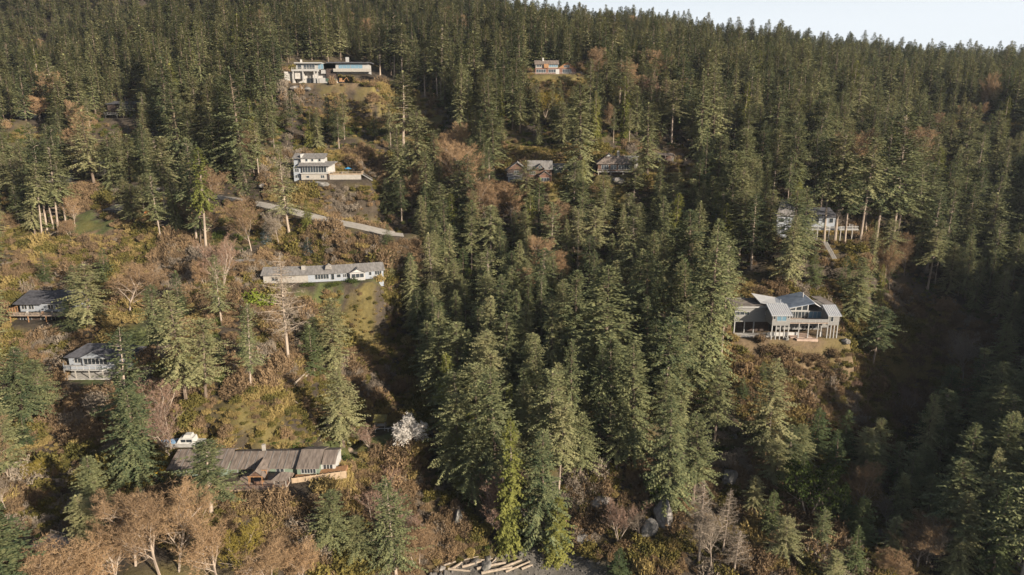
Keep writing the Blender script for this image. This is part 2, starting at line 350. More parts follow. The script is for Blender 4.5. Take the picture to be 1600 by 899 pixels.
# projecting bay with ribbed lean-to roof
a0, a1, b0, b1 = wallbox('bay_wall', GREYW, h, 1206, 1234, 492.5, 509, -5.5, 6)
za = lz(h, 1220, 481, -1.2); MB().slab([(a0-.5,-6.1,b1-.02),(a1+.5,-6.1,b1-.02),(a1+.5,-.8,b1+2.1),(a0-.5,-.8,b1+2.1)], .15).build('ribbed_roof', METAL, h)
ribs = MB()
for i in range(11):
    xx = a0-.4+(a1-a0+.8)*i/10; ribs.hexa([(xx-.05,-6.12,b1-.02),(xx+.05,-6.12,b1-.02),(xx+.05,-.8,b1+2.1),(xx-.05,-.8,b1+2.1),(xx-.05,-6.12,b1+.07),(xx+.05,-6.12,b1+.07),(xx+.05,-.8,b1+2.19),(xx-.05,-.8,b1+2.19)])
ribs.build('roof_rib', GREYB, h)
MB().prism([(-5.48,b1-.02),(-.8,b1-.02),(-.8,b1+1.9)], a0+.02, a1-.02, 'x').build('bay_gable', GREYW, h)
win(h, 1208.5, 1212, 494, 499.5, -5.5); win(h, 1214, 1229, 494, 502, -5.5, 2, gm=GLASSB); win(h, 1230.5, 1233.5, 494, 498, -5.5)
posts(h, [(a0+.2+(a1-a0-.4)*i/4, -5.3) for i in range(5)], -1.6, b0, GREYL, .28)
box('bay_base_wall', WHITE, h, a0+.2, a1+4, -2.6, -2.2, -1.6, .9)
# centre hall
c0, c1 = lx(h,1234,500,0), lx(h,1283,500,0); zc0 = lz(h,1260,499,0); zc1 = lz(h,1260,486,0)
box('hall_wall', GREYW, h, c0-3.5, c1, .01, 9, zc0-3.2, zc1)
win(h, 1235, 1246, 487, 499, 0, 3); win(h, 1247, 1262, 487, 499.5, 0, 3); win(h, 1264, 1282.5, 487, 499.5, 0, 3, gm=GLASSB)
win(h, 1236, 1256, 508.5, 514, 0, 4); win(h, 1258, 1281, 508.5, 514, 0, 4)
# clerestory glass gable end
g0, g1 = lx(h,1233,485,0), lx(h,1263,485,0); zl = lz(h,1234,480.5,0); zr = lz(h,1263,474,0)
MB().prism([(g0,zc1+.01),(g1,zc1+.01),(g1,zr),(g0,zl)], .01, 8.5, 'y').build('gable_wall', GREYL, h)
fr = MB(); 
for i in range(3):
    u0 = g0+.15+(g1-g0-.3)*i/3; u1 = g0+.15+(g1-g0-.3)*(i+1)/3; q = lambda u: zl+(zr-zl)*(u-g0)/(g1-g0)-.35
    f_ = MB().prism([(u0,zc1+.1),(u1,zc1+.1),(u1,q(u1)),(u0,q(u0))], -.06, .0, 'y').build('clerestory_window', WHITE, h)
    MB().prism([(u0+.15,zc1+.25),(u1-.15,zc1+.25),(u1-.15,q(u1-.15)-.15),(u0+.15,q(u0+.15)-.15)], -.09, -.063, 'y').build('pane', GLASS, f_)
# main metal roofs (two planes folding at the valley)
MB().slab([(g0-.6,-1.2,zl+.25),(g1+1.2,-1.2,zr+.35),(g1+1.4,9.5,zr+1.1),(g0-.6,9.5,zl+.6)], .2).build('blue_metal_roof', METALB, h)
MB().slab([(g1+1.2,-1.2,zr+.36),(g1+4.2,-1.0,zc1+.9),(g1+4.4,9.5,zc1+1.3),(g1+1.4,9.5,zr+1.11)], .2).build('pale_roof_slope', METAL, h)
MB().slab([(g0-8.2,1.5,zl+1.1),(g0-.62,-1.4,zl+.22),(g0-.62,9.5,zl+.57),(g0-8.2,9.5,zl+1.9)], .2).build('pale_metal_roof', METAL, h)
box('attic_wall', GREYB, h, g0-7.6, g0-.7, 3, 9, zt+.2, zl+.6)
MB().tube((x1+1.5,-.6,zt),(x1+1.5,-.6,zt+2.6),.18,.18,8).build('chimney_pipe', GREYB, h)
MB().tube((g1+.2,5,zr+.4),(g1+.2,5,zr+2.0),.16,.16,8).build('vent_pipe', CONC, h)
# flat roof right and tower
t0, t1, u0, u1 = wallbox('tower_wall', GREYW, h, 1293, 1310.5, 493, 508.5, -4.6, 6)
MB().slab([(t0-.4,-5.2,u1-.02),(t1+.4,-5.2,u1-.02),(t1+.4,-.6,u1+2.1),(t0-.4,-.6,u1+2.1)], .15).build('ribbed_roof', METAL, h)
ribs = MB()
for i in range(8):
    xx = t0-.3+(t1-t0+.6)*i/7; ribs.hexa([(xx-.05,-5.22,u1-.02),(xx+.05,-5.22,u1-.02),(xx+.05,-.6,u1+2.1),(xx-.05,-.6,u1+2.1),(xx-.05,-5.22,u1+.07),(xx+.05,-5.22,u1+.07),(xx+.05,-.6,u1+2.19),(xx-.05,-.6,u1+2.19)])
ribs.build('roof_rib', GREYB, h)
MB().prism([(-4.58,u1-.02),(-.6,u1-.02),(-.6,u1+1.9)], t0+.02, t1-.02, 'x').build('tower_gable', GREYW, h)
win(h, 1298, 1302, 495, 503, -4.6, 1)
posts(h, [(t0+.2+(t1-t0-.4)*i/3, -4.4) for i in range(4)] + [(t1-.2,-.5),(t0+.2,-.5)], -2.6, u0, GREYL, .26)
box('rear_wall', GREYW, h, c1-.5, t1-.3, 1.42, 9, zc0-3, u1+.9); box('flat_roof', FLAT, h, g1+4.5, t1+.2, -.55, 9.4, u1+1.95, u1+2.12)
# deck
dz0 = lz(h,1262,505,-4.4); box('deck_floor', DECKM, h, a1+.003, t0-.003, -5.0, -.003, dz0, dz0+.25)
rail(h, [(a1+.1,-4.95),(t0-.1,-4.95)], dz0+.25, 1.0, GREYL, 2.0, True, bm=GREYW)
posts(h, [(a1+3+(t0-a1-3)*i/3, -4.8) for i in range(3)], -1.6, dz0, GREYL, .26)
box('base_wall', WHITE, h, c0+8, t0-.5, -3.0, -2.6, -1.5, 1.2)
MB().box(a1+1,t0-4,-4.5,-.3,-.4,.05).box(a1+2.2,t0-3,-6.2,-4.51,-1.5,-.05).build('terrace', PAVE, h)
MB().box(x0,x1,-3.5,0,-.5,-.06).build('side_patio', CONC, h)

# green house bottom left
h = house('green_ranch_house', 'long low sage green house with brown ribbed shingle roofs and a paved front deck', 'house', 362, 741, 143, 2, 22, 9, 3.5, y0=-8)
e0, e1 = lx(h,357,729,0), lx(h,466,728,0); zE = lz(h,410,728.5,0)
box('wall', GREENW, h, e0+.3, e1, 0, 8, -1.5, zE)
MB().slab([(e0-.2,-.8,zE-.15),(e1,-.8,zE-.15),(e1,4,zE+1.75),(e0-.2,4,zE+1.75)], .2).slab([(e0-.2,4,zE+1.75),(e1,4,zE+1.75),(e1,8.7,zE-.1),(e0-.2,8.7,zE-.1)], .2).build('roof', SHK, h)
seam = MB()
for i in range(9):
    xx = e0+(e1-e0)*(i+.3)/9; seam.hexa([(xx-.06,-.82,zE-.13),(xx+.06,-.82,zE-.13),(xx+.06,4,zE+1.77),(xx-.06,4,zE+1.77),(xx-.06,-.82,zE-.06),(xx+.06,-.82,zE-.06),(xx+.06,4,zE+1.84),(xx-.06,4,zE+1.84)])
seam.build('roof_batten', SHG, h)
f0, f1 = e1+.003, lx(h,498,725,-.8); zF = lz(h,482,716,-.8)+.0
zF = zE+.35
box('wing_wall', GREENW, h, f0, f1, -1.2, 8, -2.2, zF)
MB().slab([(f0,-1.9,zF-.1),(f1+.3,-1.9,zF-.1),(f1+.3,3.6,zF+1.9),(f0,3.6,zF+1.9)], .2).slab([(f0,3.6,zF+1.9),(f1+.3,3.6,zF+1.9),(f1+.3,8.7,zF),(f0,8.7,zF)], .2).build('wing_roof', SHK, h)
k0, k1 = f1+.003, f1+3.2
box('end_wall', WHITE, h, k0, k1, 1.2, 7.8, -2, zF-.25); MB().slab([(k0+.3,.4,zF-.3),(k1+.3,.4,zF-.3),(k1+.3,4,zF+1.45),(k0+.3,4,zF+1.45)], .2).slab([(k0+.3,4,zF+1.45),(k1+.3,4,zF+1.45),(k1+.3,8.4,zF-.2),(k0+.3,8.4,zF-.2)], .2).build('end_roof', SHK, h)
window(h, f0+.9, zF-1.75, f1-f0-1.5, 1.3, -1.2, 5); window(h, e1-5.2, zE-1.7, 1.9, 1.2, 0, 2); window(h, e1-10.4, zE-1.9, 2.2, 1.5, 0, 2)
window(h, k0+.4, zF-2.3, 2.3, 1.5, 1.2, 3); window(h, e0+6.2, zE-2.0, 1.6, 1.4, 0, 1); window(h, e0+2, zE-2, 2.4, 1.4, 0, 2)
MB().box(e1-9.6,e1-8.9,4.6,5.3,zE+1,zE+3).build('chimney', CREAM, h)
# porch gable roof, hip gazebo, hot tub pergola
q0 = lx(h,392,725,-2); 
gable(h, q0, q0+3.4, -4.2, 1.5, zE-.2, zE+1.3, SHK, .3, .18, 'y', 'porch_roof', BROWNW)
posts(h, [(q0+.2,-4.0),(q0+3.2,-4.0)], -.2, zE-.35, ORANGE, .2)
zt0 = .12
MB().box(e0-1.5,e1-1,-7.2,-.003,-.8,zt0).build('front_deck', DECKM, h)
seam = MB()
for i in range(26): seam.box(e0-1.5, e1-1, -7.15+i*.27, -7.11+i*.27, zt0, zt0+.012)
seam.build('deck_joint', BROWNW, h)
rail(h, [(e0-1.5,-.2),(e0-1.5,-7.1),(e1-1.1,-7.1),(e1-1.1,-3)], zt0, 1.0, BROWNW, 2.2)
MB().box(e0-1.5,e1-1,-7.35,-7.21,-2.6,zt0).build('deck_skirt', TAN, h)
# orange side deck with tan fence
MB().hexa([(f0-.3,-3.8,-.6),(k1+2.6,-.9,-.6),(k1+2.6,3,-.6),(f0-.3,-1.25,-.6),(f0-.3,-3.8,.3),(k1+2.6,-.9,.3),(k1+2.6,3,.3),(f0-.3,-1.25,.3)]).build('side_deck', ORANGE, h)
fn = MB(); A_, B_ = Vector((f0-.4,-4.2,0)), Vector((k1+3.2,-1.2,0))
for a, b, n_ in ((Vector((f0-3.2,-1.5,0)), A_, 3), (A_, B_, 9)):
    for i in range(n_):
        p, q = a.lerp(b, i/n_), a.lerp(b, (i+.93)/n_); d = (q-p).normalized()*.04; nn = Vector((-d.y,d.x,0))
        MB().hexa([tuple(p-nn+Vector((0,0,-.8))),tuple(q-nn+Vector((0,0,-.8))),tuple(q+nn+Vector((0,0,-.8))),tuple(p+nn+Vector((0,0,-.8))),tuple(p-nn+Vector((0,0,1.0))),tuple(q-nn+Vector((0,0,1.0))),tuple(q+nn+Vector((0,0,1.0))),tuple(p+nn+Vector((0,0,1.0)))]).build('fence_panel', TAN, h)
        box('fence_post', TAN, h, p.x-.07,p.x+.07,p.y-.07,p.y+.07,-1.0,1.15)
GH = h
g = empty('gazebo', h.matrix_basis @ Vector((lx(h,440,748,-5.5), -5.4, zt0))); tag(g, 'small hip roofed gazebo standing on the paved deck of the green house', 'gazebo')
hip(g, -1.5,1.5,-1.5,1.5,2.1,3.2,SHK,.3,inset=1.75); posts(g, [(-1.3,-1.3),(1.3,-1.3),(1.3,1.3),(-1.3,1.3)], 0, 2.1, CREAM, .14); rail(g, [(-1.3,-1.3),(1.3,-1.3)], 0, .9, CREAM, 1.3)
g = empty('hot_tub', h.matrix_basis @ Vector((lx(h,403,742,-4), -4.3, zt0))); tag(g, 'dark hot tub under an orange timber frame on the front deck', 'hot tub')
MB().prism([(math.cos(i*math.pi/6)*1.05, math.sin(i*math.pi/6)*1.05) for i in range(12)], 0, .8, 'z').build('tub', BROWNW, g); MB().prism([(math.cos(i*math.pi/6)*.9, math.sin(i*math.pi/6)*.9) for i in range(12)], .8, .86, 'z').build('cover', BLACK, g)
posts(g, [(-1.5,-1.4),(1.5,-1.4),(1.5,1.4),(-1.5,1.4)], 0, 2.2, ORANGE, .14)
[box('beam', ORANGE, g, -1.7,1.7,a_,a_+.15,2.2,2.4) for a_ in (-1.5,1.35)]
# garage building left of it
h = house('brown_roofed_garage', 'low garage with brown shingle lean roof, left of the green house beside the white boat', 'garage', 268, 744, 141, 2, 13, 8, 5, y0=-2)
zE = 2.5; box('wall', GREENW, h, 0, 12.6, 0, 7, -1, zE-.5); MB().slab([(-.6,-.8,zE-.4),(13,-.8,zE-.4),(13,5,zE+1.6),(-.2,5,zE+1.6)], .2).slab([(-.2,5,zE+1.6),(13,5,zE+1.6),(13,7.6,zE+.4),(-.2,7.6,zE+.4)], .2).build('roof', SHK, h)
seam = MB()
for i in range(7):
    xx = .6+i*1.8; seam.hexa([(xx-.06,-.82,zE-.38),(xx+.06,-.82,zE-.38),(xx+.06,5,zE+1.62),(xx-.06,5,zE+1.62),(xx-.06,-.82,zE-.31),(xx+.06,-.82,zE-.31),(xx+.06,5,zE+1.69),(xx-.06,5,zE+1.69)])
seam.build('roof_batten', SHG, h); window(h, 2, .6, 1.6, 1, 0, 2); box('garage_door', DARKW, h, 6, 9, -.05, -.003, -.5, 1.7)
# cabin cruiser on the ground behind the garage
x, y, z = wpos(292, 699, 152); PADS.append((x, y, 6, 3, 0, z-.05, 4))
b = empty('cabin_cruiser', (x, y, z), R(3)); tag(b, 'white cabin cruiser boat with blue tarp bow stored behind the brown garage roof', 'boat')
hull = MB(); st = [(-5.6,.15,1.9),(-4.2,1.0,1.75),(-2,1.5,1.6),(1,1.6,1.55),(4.2,1.5,1.5)]
for i, (xx, ww, hh) in enumerate(st): hull.v += [(xx,-ww,hh),(xx,-ww*.7,.5),(xx,0,.2),(xx,ww*.7,.5),(xx,ww,hh)]
for i in range(4):
    for j in range(4): a = i*5+j; hull.f.append((a,a+1,a+6,a+5))
    hull.f.append((i*5+4,i*5,i*5+5,i*5+9))
hull.f.append((20,21,22,23,24)); hull.f.append((4,3,2,1,0)); hull.build('hull', WHITE, b)
MB().hexa([(-1.8,-1.25,1.58),(2.4,-1.3,1.56),(2.4,1.3,1.56),(-1.8,1.25,1.58),(-1.0,-1.1,2.9),(2.2,-1.15,2.9),(2.2,1.15,2.9),(-1.0,1.1,2.9)]).build('cabin', WHITE, b)
MB().box(-.7,.4,-1.235,-1.18,1.9,2.6).box(.6,1.9,-1.26,-1.2,1.9,2.6).build('cabin_window', GLASS, b)
MB().hexa([(-.4,-.9,2.9),(1.8,-.9,2.9),(1.8,.9,2.9),(-.4,.9,2.9),(.1,-.8,3.6),(1.6,-.8,3.6),(1.6,.8,3.6),(.1,.8,3.6)]).build('flybridge', WHITE, b)
MB().slab([(-5.8,-.2,1.95),(-2.2,-1.5,1.72),(-2.2,1.5,1.72),(-5.8,.2,1.95)], .08).build('bow_tarp', TARP, b)
MB().box(-3,-2.7,-1,1,-.1,.35).box(2,2.3,-1.2,1.2,-.1,.5).build('cradle', WOODG, b)

# long grey house in the middle
h = house('long_grey_house', 'long pale grey single storey house with white trim, bending roof and small front gable', 'house', 412, 442, 221, 6, 36, 8, 6, y0=-3)
def seg(e, px0, py0, px1, py1, pyt0, yw, v0, v1, m=GREYL): pass
z1 = lz(h,412,429,0); A0 = 0
segs = [(0, 0, 14.5, 6), (14.3, 1.2, 11.5, 12), (25.4, 3.4, 13.5, 21)]   # start x,y, length, world yaw
cx, cy = 0.0, 0.0; rel = 0
for i, (ln, yw, m_, lo) in enumerate([(14.5, 0, CREAM, -1.0), (11, 7, GREYB, -1.5), (14, 13, GREYB, -3.2)]):  # blue-grey on the right wings paints their shade into the wall colour
    s_ = empty('wing', (cx, cy, 0), R(yw)); s_.parent = h
    s_.name = 'house_wing'
    MB().box(0,ln,0,7.5,lo,z1-.1).build('wall', m_, s_)
    MB().slab([(-.7 if i==0 else -.05,-.7,z1-.2),(ln+.5 if i==2 else ln+.45,-.7,z1-.2),(ln+.5 if i==2 else ln-.0,3.75,z1+1.75),(-.7 if i==0 else -.05,3.75,z1+1.75)], .18).slab([(-.7 if i==0 else 0,3.75,z1+1.75),(ln+.5 if i==2 else ln,3.75,z1+1.75),(ln+.5 if i==2 else ln,8.2,z1-.2),(-.7 if i==0 else 0,8.2,z1-.2)], .18).build('roof', SHG, s_)
    def wn(x, z, w_, hh, n_, vv=0): 
        f = window(s_, x, z, w_, hh, vv, n_)
        # glass merged per light already; keep frame and panes two levels below the house
        for c in list(f.children): c.parent = s_; c.name = 'window_pane'
    if i == 0: wn(2.6, .5, 2.2, 1.5, 2); wn(8.2, 1.4, 1.2, .5, 1); MB().box(12.2,13.4,1.6,2.6,z1,z1+2.2).build('chimney', CREAM, s_)
    if i == 1: wn(2.2, .6, 4.6, 1.7, 5); wn(7.4, .2, 1.2, 2.1, 1); wn(9.3, .9, 1.4, 1.2, 1); MB().prism([(5.6,z1+.9),(7.8,z1+.9),(7.6,z1+2.1),(6.7,z1+2.6),(5.9,z1+2.1)], .6, 2.6, 'y').build('stone_dormer', ROCKL, s_)
    if i == 2:
        wn(.3, .8, 1.9, 1.3, 3); wn(9.0, .9, 1.0, 1.3, 1); wn(11, .9, 2.4, 1.4, 3); wn(6.6, -1.6, 1.4, 1.3, 2); wn(9.3, -1.6, 1.4, 1.3, 2); wn(11.3, -1.6, 1.6, 1.3, 2)
        MB().box(2.6,7.6,-1.5,0,lo,z1-.1).build('bay_wall', GREYL, s_)
        MB().slab([(2.2,-2.0,z1-.35),(5.1,-2.0,z1+1.05),(5.1,2.2,z1+1.05),(2.2,1.4,z1-.35)], .16).slab([(5.1,-2.0,z1+1.05),(8,-2.0,z1-.35),(8,1.4,z1-.35),(5.1,2.2,z1+1.05)], .16).build('gable_roof', SHG, s_)
        MB().prism([(2.6,z1-.3),(7.6,z1-.3),(5.1,z1+.85)], -1.5, -1.3, 'y').build('gable_face', WHITE, s_)
        wn(3.0, .7, 4.2, 1.5, 3, -1.5); wn(3.6, -1.6, 2.2, 1.3, 2, -1.5)
    a = R(yw); cx += ln*math.cos(a); cy += ln*math.sin(a)
# white two storey house with sunroom
h = house('sunroom_house', 'white two storey house with long glazed sunroom, left of a raised deck', 'house', 471, 280, 287, 3, 27, 9, 6, y0=-4)
w0, w1 = 0, lx(h,513,279,0); zB = lz(h,490,271.5,0)
box('basement_wall', CREAM, h, 0, w1, 0, 8, -1, zB)
box('slab_edge', WHITE, h, -.3, w1+.3, -.6, 8.2, zB, zB+.25)
zS = lz(h,490,259,0)
box('sunroom_wall', GREYL, h, .4, w1-.4, .5, 8, zB+.26, zS)
for i in range(9): window(h, .5+(w1-1.2)*i/9, zB+.4, (w1-1.2)/9+.06, zS-zB-.5, .45, 1)
MB().slab([(-1,-.9,zS),(w1+1.5,-.9,zS),(w1+3.5,4.5,zS+1.5),(-1,4.5,zS+1.5)], .2).build('sunroom_roof', SHG, h)
box('sunroom_end', WHITE, h, w1-.38, w1+1.8, 2.5, 6, zB+.26, zS+.2)
u0_, u1_ = lx(h,458,253,3), lx(h,507,253,3); zU = lz(h,490,247,3)
box('upper_wall', WHITE, h, u0_+3.2, u1_, 3, 8.4, zS+.6, zU); box('upper_side_wall', GREYB, h, u0_, u0_+3.197, 4, 8.4, zS-2, zU-.3)
MB().slab([(u0_-.3,2.4,zU-.05),(u1_+.5,2.4,zU-.05),(u1_+.5,8,zU+1.7),(u0_-.3,8,zU+1.7)], .2).build('upper_roof', SHG, h)
MB().box(u0_+3.3,u0_+3.7,2.2,8.2,zU+.1,zU+1.5).build('roof_divider', WHITE, h)
for xx in (u0_+5, u0_+7.4, u0_+10.4): window(h, xx, zU-1.5, 1.1, 1.2, 3, 1)
window(h, u0_+1.6, zU-2.2, 1.1, 1.4, 4, 1); box('side_wing', GREYB, h, -3.3, -.003, 1.2, 7, -1, zS-.4); window(h, -2.8, zB+.5, 1.8, 1.5, 1.2, 2); window(h, -2.8, .3, 1.8, 1.3, 1.2, 2)
window(h, 2, .4, 1.4, 1.0, 0, 1); window(h, 8, .3, 1.6, 1.3, 0, 2); MB().box(w1-.1,w1+.4,-.4,-.003,-1,zB).build('corner_post', DARKW, h)
d0, d1 = w1+.45, lx(h,565,274,0)
zD = zB-.2; box('deck_floor', TAN, h, d0, d1, -.5, 5, zD-.25, zD); box('deck_skirt', CREAM, h, d0+.2, d1-.2, -.4, -.2, -1.5, zD-.26)
rail(h, [(d0,-.45),(d1,-.45),(d1,4.9)], zD, 1.0, TAN, 1.8)
st_ = MB()
for i in range(10): st_.box(d1+i*.42,d1+.4+i*.42,.5,2.0,zD-.3-i*.26,zD-.18-i*.26)
st_.tube((d1,.45,zD-.2),(d1+4.4,.45,zD-2.9),.09,.09,4).tube((d1,.45,zD+.8),(d1+4.4,.45,zD-1.9),.05,.05,4).build('stairs', GREYL, h)
U = empty('garden_umbrella', h.matrix_basis @ Vector((d0+7.6,1.6,zD))); tag(U, 'blue parasol open on the raised deck of the white sunroom house', 'umbrella')
MB().tube((0,0,0),(0,0,2.4),.04,.04,6).build('pole', WHITE, U); m_=MB(); m_.v=[(0,0,2.7)]+[(1.6*math.cos(i*math.pi/4),1.6*math.sin(i*math.pi/4),2.05) for i in range(8)]; m_.f=[(0,i+1,(i+1)%8+1) for i in range(8)]; m_.build('canopy', BLUE, U)
T_ = empty('patio_table', h.matrix_basis @ Vector((d0+6,.9,zD))); tag(T_, 'white cloth covered table by the railing of the raised deck', 'table')
MB().box(-1.0,1.0,-.5,.5,.7,.76).build('tabletop', WHITE, T_); posts(T_, [(-.8,-.4),(.8,-.4),(.8,.4),(-.8,.4)], 0, .7, WHITE, .1, 'leg')

# modern flat roofed house at the top
h = house('modern_flat_house', 'long modern flat roofed house on the upper grassy knoll, half hidden by tree shade', 'house', 459, 131, 375, 0, 43, 9, 9, y0=-12)
zc = lz(h,500,110.5,0); L1 = lx(h,497,110,0)
box('lower_wall', CONC, h, 1, L1+8, 3, 9, -1, zc-.4); box('floor_slab', GREYL, h, lx(h,455,110,-1), L1, -1, 9, zc-.4, zc+.5)
posts(h, [(0.3,-.5),(lx(h,474,120,0),-.5),(lx(h,492,120,0),-.5),(L1-.3,-.5)], -1, zc-.4, GREYL, .6)  # white slabs and posts coloured pale grey in place of dappled tree shade
box('lower_room', CONC, h, .8, 5.4, .4, 3, 2.4, zc-.4); window(h, 6, 0, 5.5, 3, 3, 3); box('base_wall', GREYL, h, L1-.2, L1+7, 1.5, 3, -1, 3); box('recess_wall', DARKW, h, L1+4, L1+9, .8, 1.5, 1.5, zc+1)
zr_ = lz(h,500,98.5,0); box('upper_wall', GREYL, h, 1.5, L1+9, 1.2, 9, zc+.5, zr_-.3); window(h, 2.2, zc+.8, 2.2, 2.4, 1.2, 1); window(h, 5.4, zc+.8, 6, 2.6, 1.2, 4); window(h, 13, zc+.8, 3, 2.6, 1.2, 2, gm=GLASSB)
box('roof_slab', GREYL, h, 1, L1+2, -.5, 9.3, zr_-.3, zr_+.25); rail(h, [(lx(h,455,110,-1)+.2,-.8),(L1-.2,-.8)], zc+.5, .9, GREYL, 2.5)
r0, r1 = lx(h,521,105,0), lx(h,568,105,0); rE = lx(h,579,105,0); zw = lz(h,540,107.5,0)
box('right_wall', GREYL, h, r0-7, rE-1.5, 1.2, 9, zc-1.5, zr_-.1); box('white_base', CREAM, h, r0, rE, -.8, 1.197, zw-1.6, zw)
for i in range(2): 
    a = r0+2.4+i*(r1-r0-3)/2; window(h, a, zw+.1, (r1-r0-3)/2-.15, zr_-zw-.6, 1.2, 3 , fm=GREYB, gm=GLASSB)
box('right_roof_slab', SHD, h, r0-3.5, rE, -.6, 9.6, zr_-.1, zr_+.4); box('chimney', GREYL, h, lx(h,540,95,4), lx(h,544.5,95,4), 4, 5.4, zr_+.4, zr_+3.2); box('small_chimney', CONC, h, 3, 3.8, 4, 5, zr_, zr_+2)
box('side_shed', CONC, h, -5, .2, 1, 6, -1, zc-.5)
x, y, z = h.location
c = empty('waste_skip', (x+lx(h,518,131,-4), y-3.5, z)); tag(c, 'green metal skip on the gravel pad below the modern flat roofed house', 'skip')
MB().hexa([(-2.0,-1,0.1),(2.0,-1,.1),(2.0,1,.1),(-2.0,1,.1),(-2.7,-1.2,2.3),(2.3,-1.2,2.3),(2.3,1.2,2.3),(-2.7,1.2,2.3)]).build('bin', GREENM, c); MB().box(-2.6,2.3,-1.25,-1.2,2.1,2.3).build('rim', GREENM, c)
c = empty('excavator', (x+lx(h,534,131,-4), y-3.5, z)); tag(c, 'small rusty orange digger parked right of the green skip', 'excavator')
MB().box(-1.6,1.6,-1.1,-.6,0,.7).box(-1.6,1.6,.6,1.1,0,.7).build('track', BLACK, c); MB().box(-1.2,1.1,-.9,.9,.72,1.5).box(-1.0,.2,-.8,.1,1.5,2.6).build('cab', ORANGE, c); MB().tube((.9,0,1.3),(2.5,0,3.0),.17,.14,5).tube((2.5,0,3.0),(3.6,0,1.2),.14,.1,5).build('arm', ORANGE, c)

# orange timber house top centre
h = house('orange_timber_house', 'two storey orange timber house with small chimney on the upper right crest', 'house', 836, 116, 372, 0, 26, 8, 9, y0=-5)
m1 = lx(h,873,116,0); zA = lz(h,850,106.5,0); zB_ = lz(h,850,99.5,0)
box('lower_wall', REDW, h, 0, m1+9, 0, 8, -1, zA); box('upper_wall', CREAM, h, .3, m1-.5, .3, 7.7, zA+.003, zB_)
gable(h, .3, m1-.5, .3, 7.7, zB_, zB_+1.9, SHK, .6, .2, 'x', 'roof', REDW)
box('orange_bay', ORANGE, h, 4.6, 6.9, -.6, .29, zA, zB_-.2); 
window(h, .8, zA+.5, 2.6, 1.5, .3, 2); window(h, 7.3, zA+.5, 4.6, 1.5, .3, 4, gm=GLASSB); window(h, .6, .6, 5, 1.8, 0, 4); window(h, 7, .6, 3.8, 1.8, 0, 3); window(h, m1+2, .3, 4.6, 2.2, 0, 4)
box('white_door', WHITE, h, m1-1.5, m1+.3, -.06, -.003, 0, 2.4); box('chimney', WHITE, h, 3.9, 4.6, 3, 3.7, zB_+.8, zB_+3)
g0_, g1_ = m1, m1+8.5; gable(h, g0_, g1_, 0, 8, zA+.2, zA+2.9, ORANGE, .5, .25, 'y', 'gable_roof', ORANGE); window(h, m1+2.6, zA+.2, 3, 1.2, 0, 3)
box('deck_floor', GREYL, h, -1.5, m1+12, -2.6, -.003, -.5, -.15); rail(h, [(-1.4,-2.5),(m1+11.9,-2.5)], -.15, .9, CREAM, 2)
posts(h, [(-1.2+i*4.6,-2.3) for i in range(6)], -3.5, -.5, CREAM, .25)

# dark brown timber house
h = house('dark_timber_house', 'dark brown gabled timber house with two blue grey roofs in tree shade', 'house', 792, 285, 284, 0, 19, 9, 6, y0=-3)
zd = 5.2
box('left_wall', DARKW, h, 0, 8.6, 0, 8, -1, zd); gable(h, 0, 8.6, 0, 8, zd, zd+3, SHG, .7, .22, 'y', 'roof', BROWNW)
box('lean_to', GREYB, h, .5, 6, -2.5, -.003, -1, 2.6); MB().slab([(0,-3,2.6),(6.5,-3,2.6),(6.5,.2,3.9),(0,.2,3.9)], .15).build('lean_roof', SHG, h)
box('right_wall', BROWNW, h, 8.603, 18.5, 1, 9, -1, zd+.4); gable(h, 8.9, 18.5, 1, 9, zd+.4, zd+3.4, SHG, .5, .22, 'x', 'roof', BROWNW)
gable(h, 12, 15.4, -.6, 3.4, zd+.6, zd+2.3, SHG, .3, .15, 'y', 'dormer_roof', BROWNW); box('porch', REDW, h, 13.4, 18, -1.6, .997, -1, 3); gable(h, 13.4, 18, -1.6, 1.2, 3, 4.7, SHG, .4, .15, 'y', 'porch_roof', BROWNW)
window(h, 3, 3.4, 2, 1.3, 0, 2, fm=GREYL); window(h, 9.4, 3, 2.4, 1.4, 1, 3, fm=GREYL); window(h, 14, .5, 3.4, 1.5, -1.6, 3, fm=GREYL); window(h, 1, .3, 4, 1.4, -2.5, 3, fm=GREYL); window(h, 9.6, .4, 2.6, 1.5, 1, 2, fm=GREYL); window(h, 13, zd+.5, 1.4, 1.1, -.6, 2, fm=GREYL)
h = house('green_shed', 'grey green low outbuilding with a long window, right of the dark timber house', 'shed', 865, 270, 289, 0, 8, 5, 4, y0=-1)
box('wall', GREENW, h, 0, 7.5, 0, 5, -1, 2.6); MB().slab([(-.4,-.5,2.6),(7.9,-.5,2.6),(7.9,5.4,3.5),(-.4,5.4,3.5)], .15).build('roof', SHG, h); window(h, 1, 1.2, 3, 1, 0, 3)
# brown hip roofed house with deck on posts
h = house('hip_roof_house', 'brown hip roofed house with pale chimney and front deck on posts', 'house', 934, 272, 284, 0, 20, 9, 6, y0=-4)
box('wall', BROWNW, h, 0, 15, 0, 8, -1, 4.2); hip(h, 0, 15, 0, 8, 4.2, 7.2, SHK, .8); window(h, 1.4, 1.7, 3, 2, 0, 3); window(h, 5.2, 1.7, 2.5, 2, 0, 2); window(h, 8.4, 1.7, 5.6, 2, 0, 5)
box('chimney', CREAM, h, 8.2, 9.3, 3.6, 4.6, 6.6, 9.2); gable(h, 3.4, 6.6, 3.5, 6, 6.6, 8.2, SHG, .3, .15, 'y', 'dormer_roof', WHITE)
box('deck_floor', CREAM, h, -.5, 15.5, -2.8, -.003, .9, 1.2); rail(h, [(-.4,-2.7),(15.4,-2.7)], 1.2, .9, CREAM, 2); posts(h, [(0,-2.6),(5,-2.6),(10,-2.6),(15,-2.6)], -3, .9, CREAM, .25)
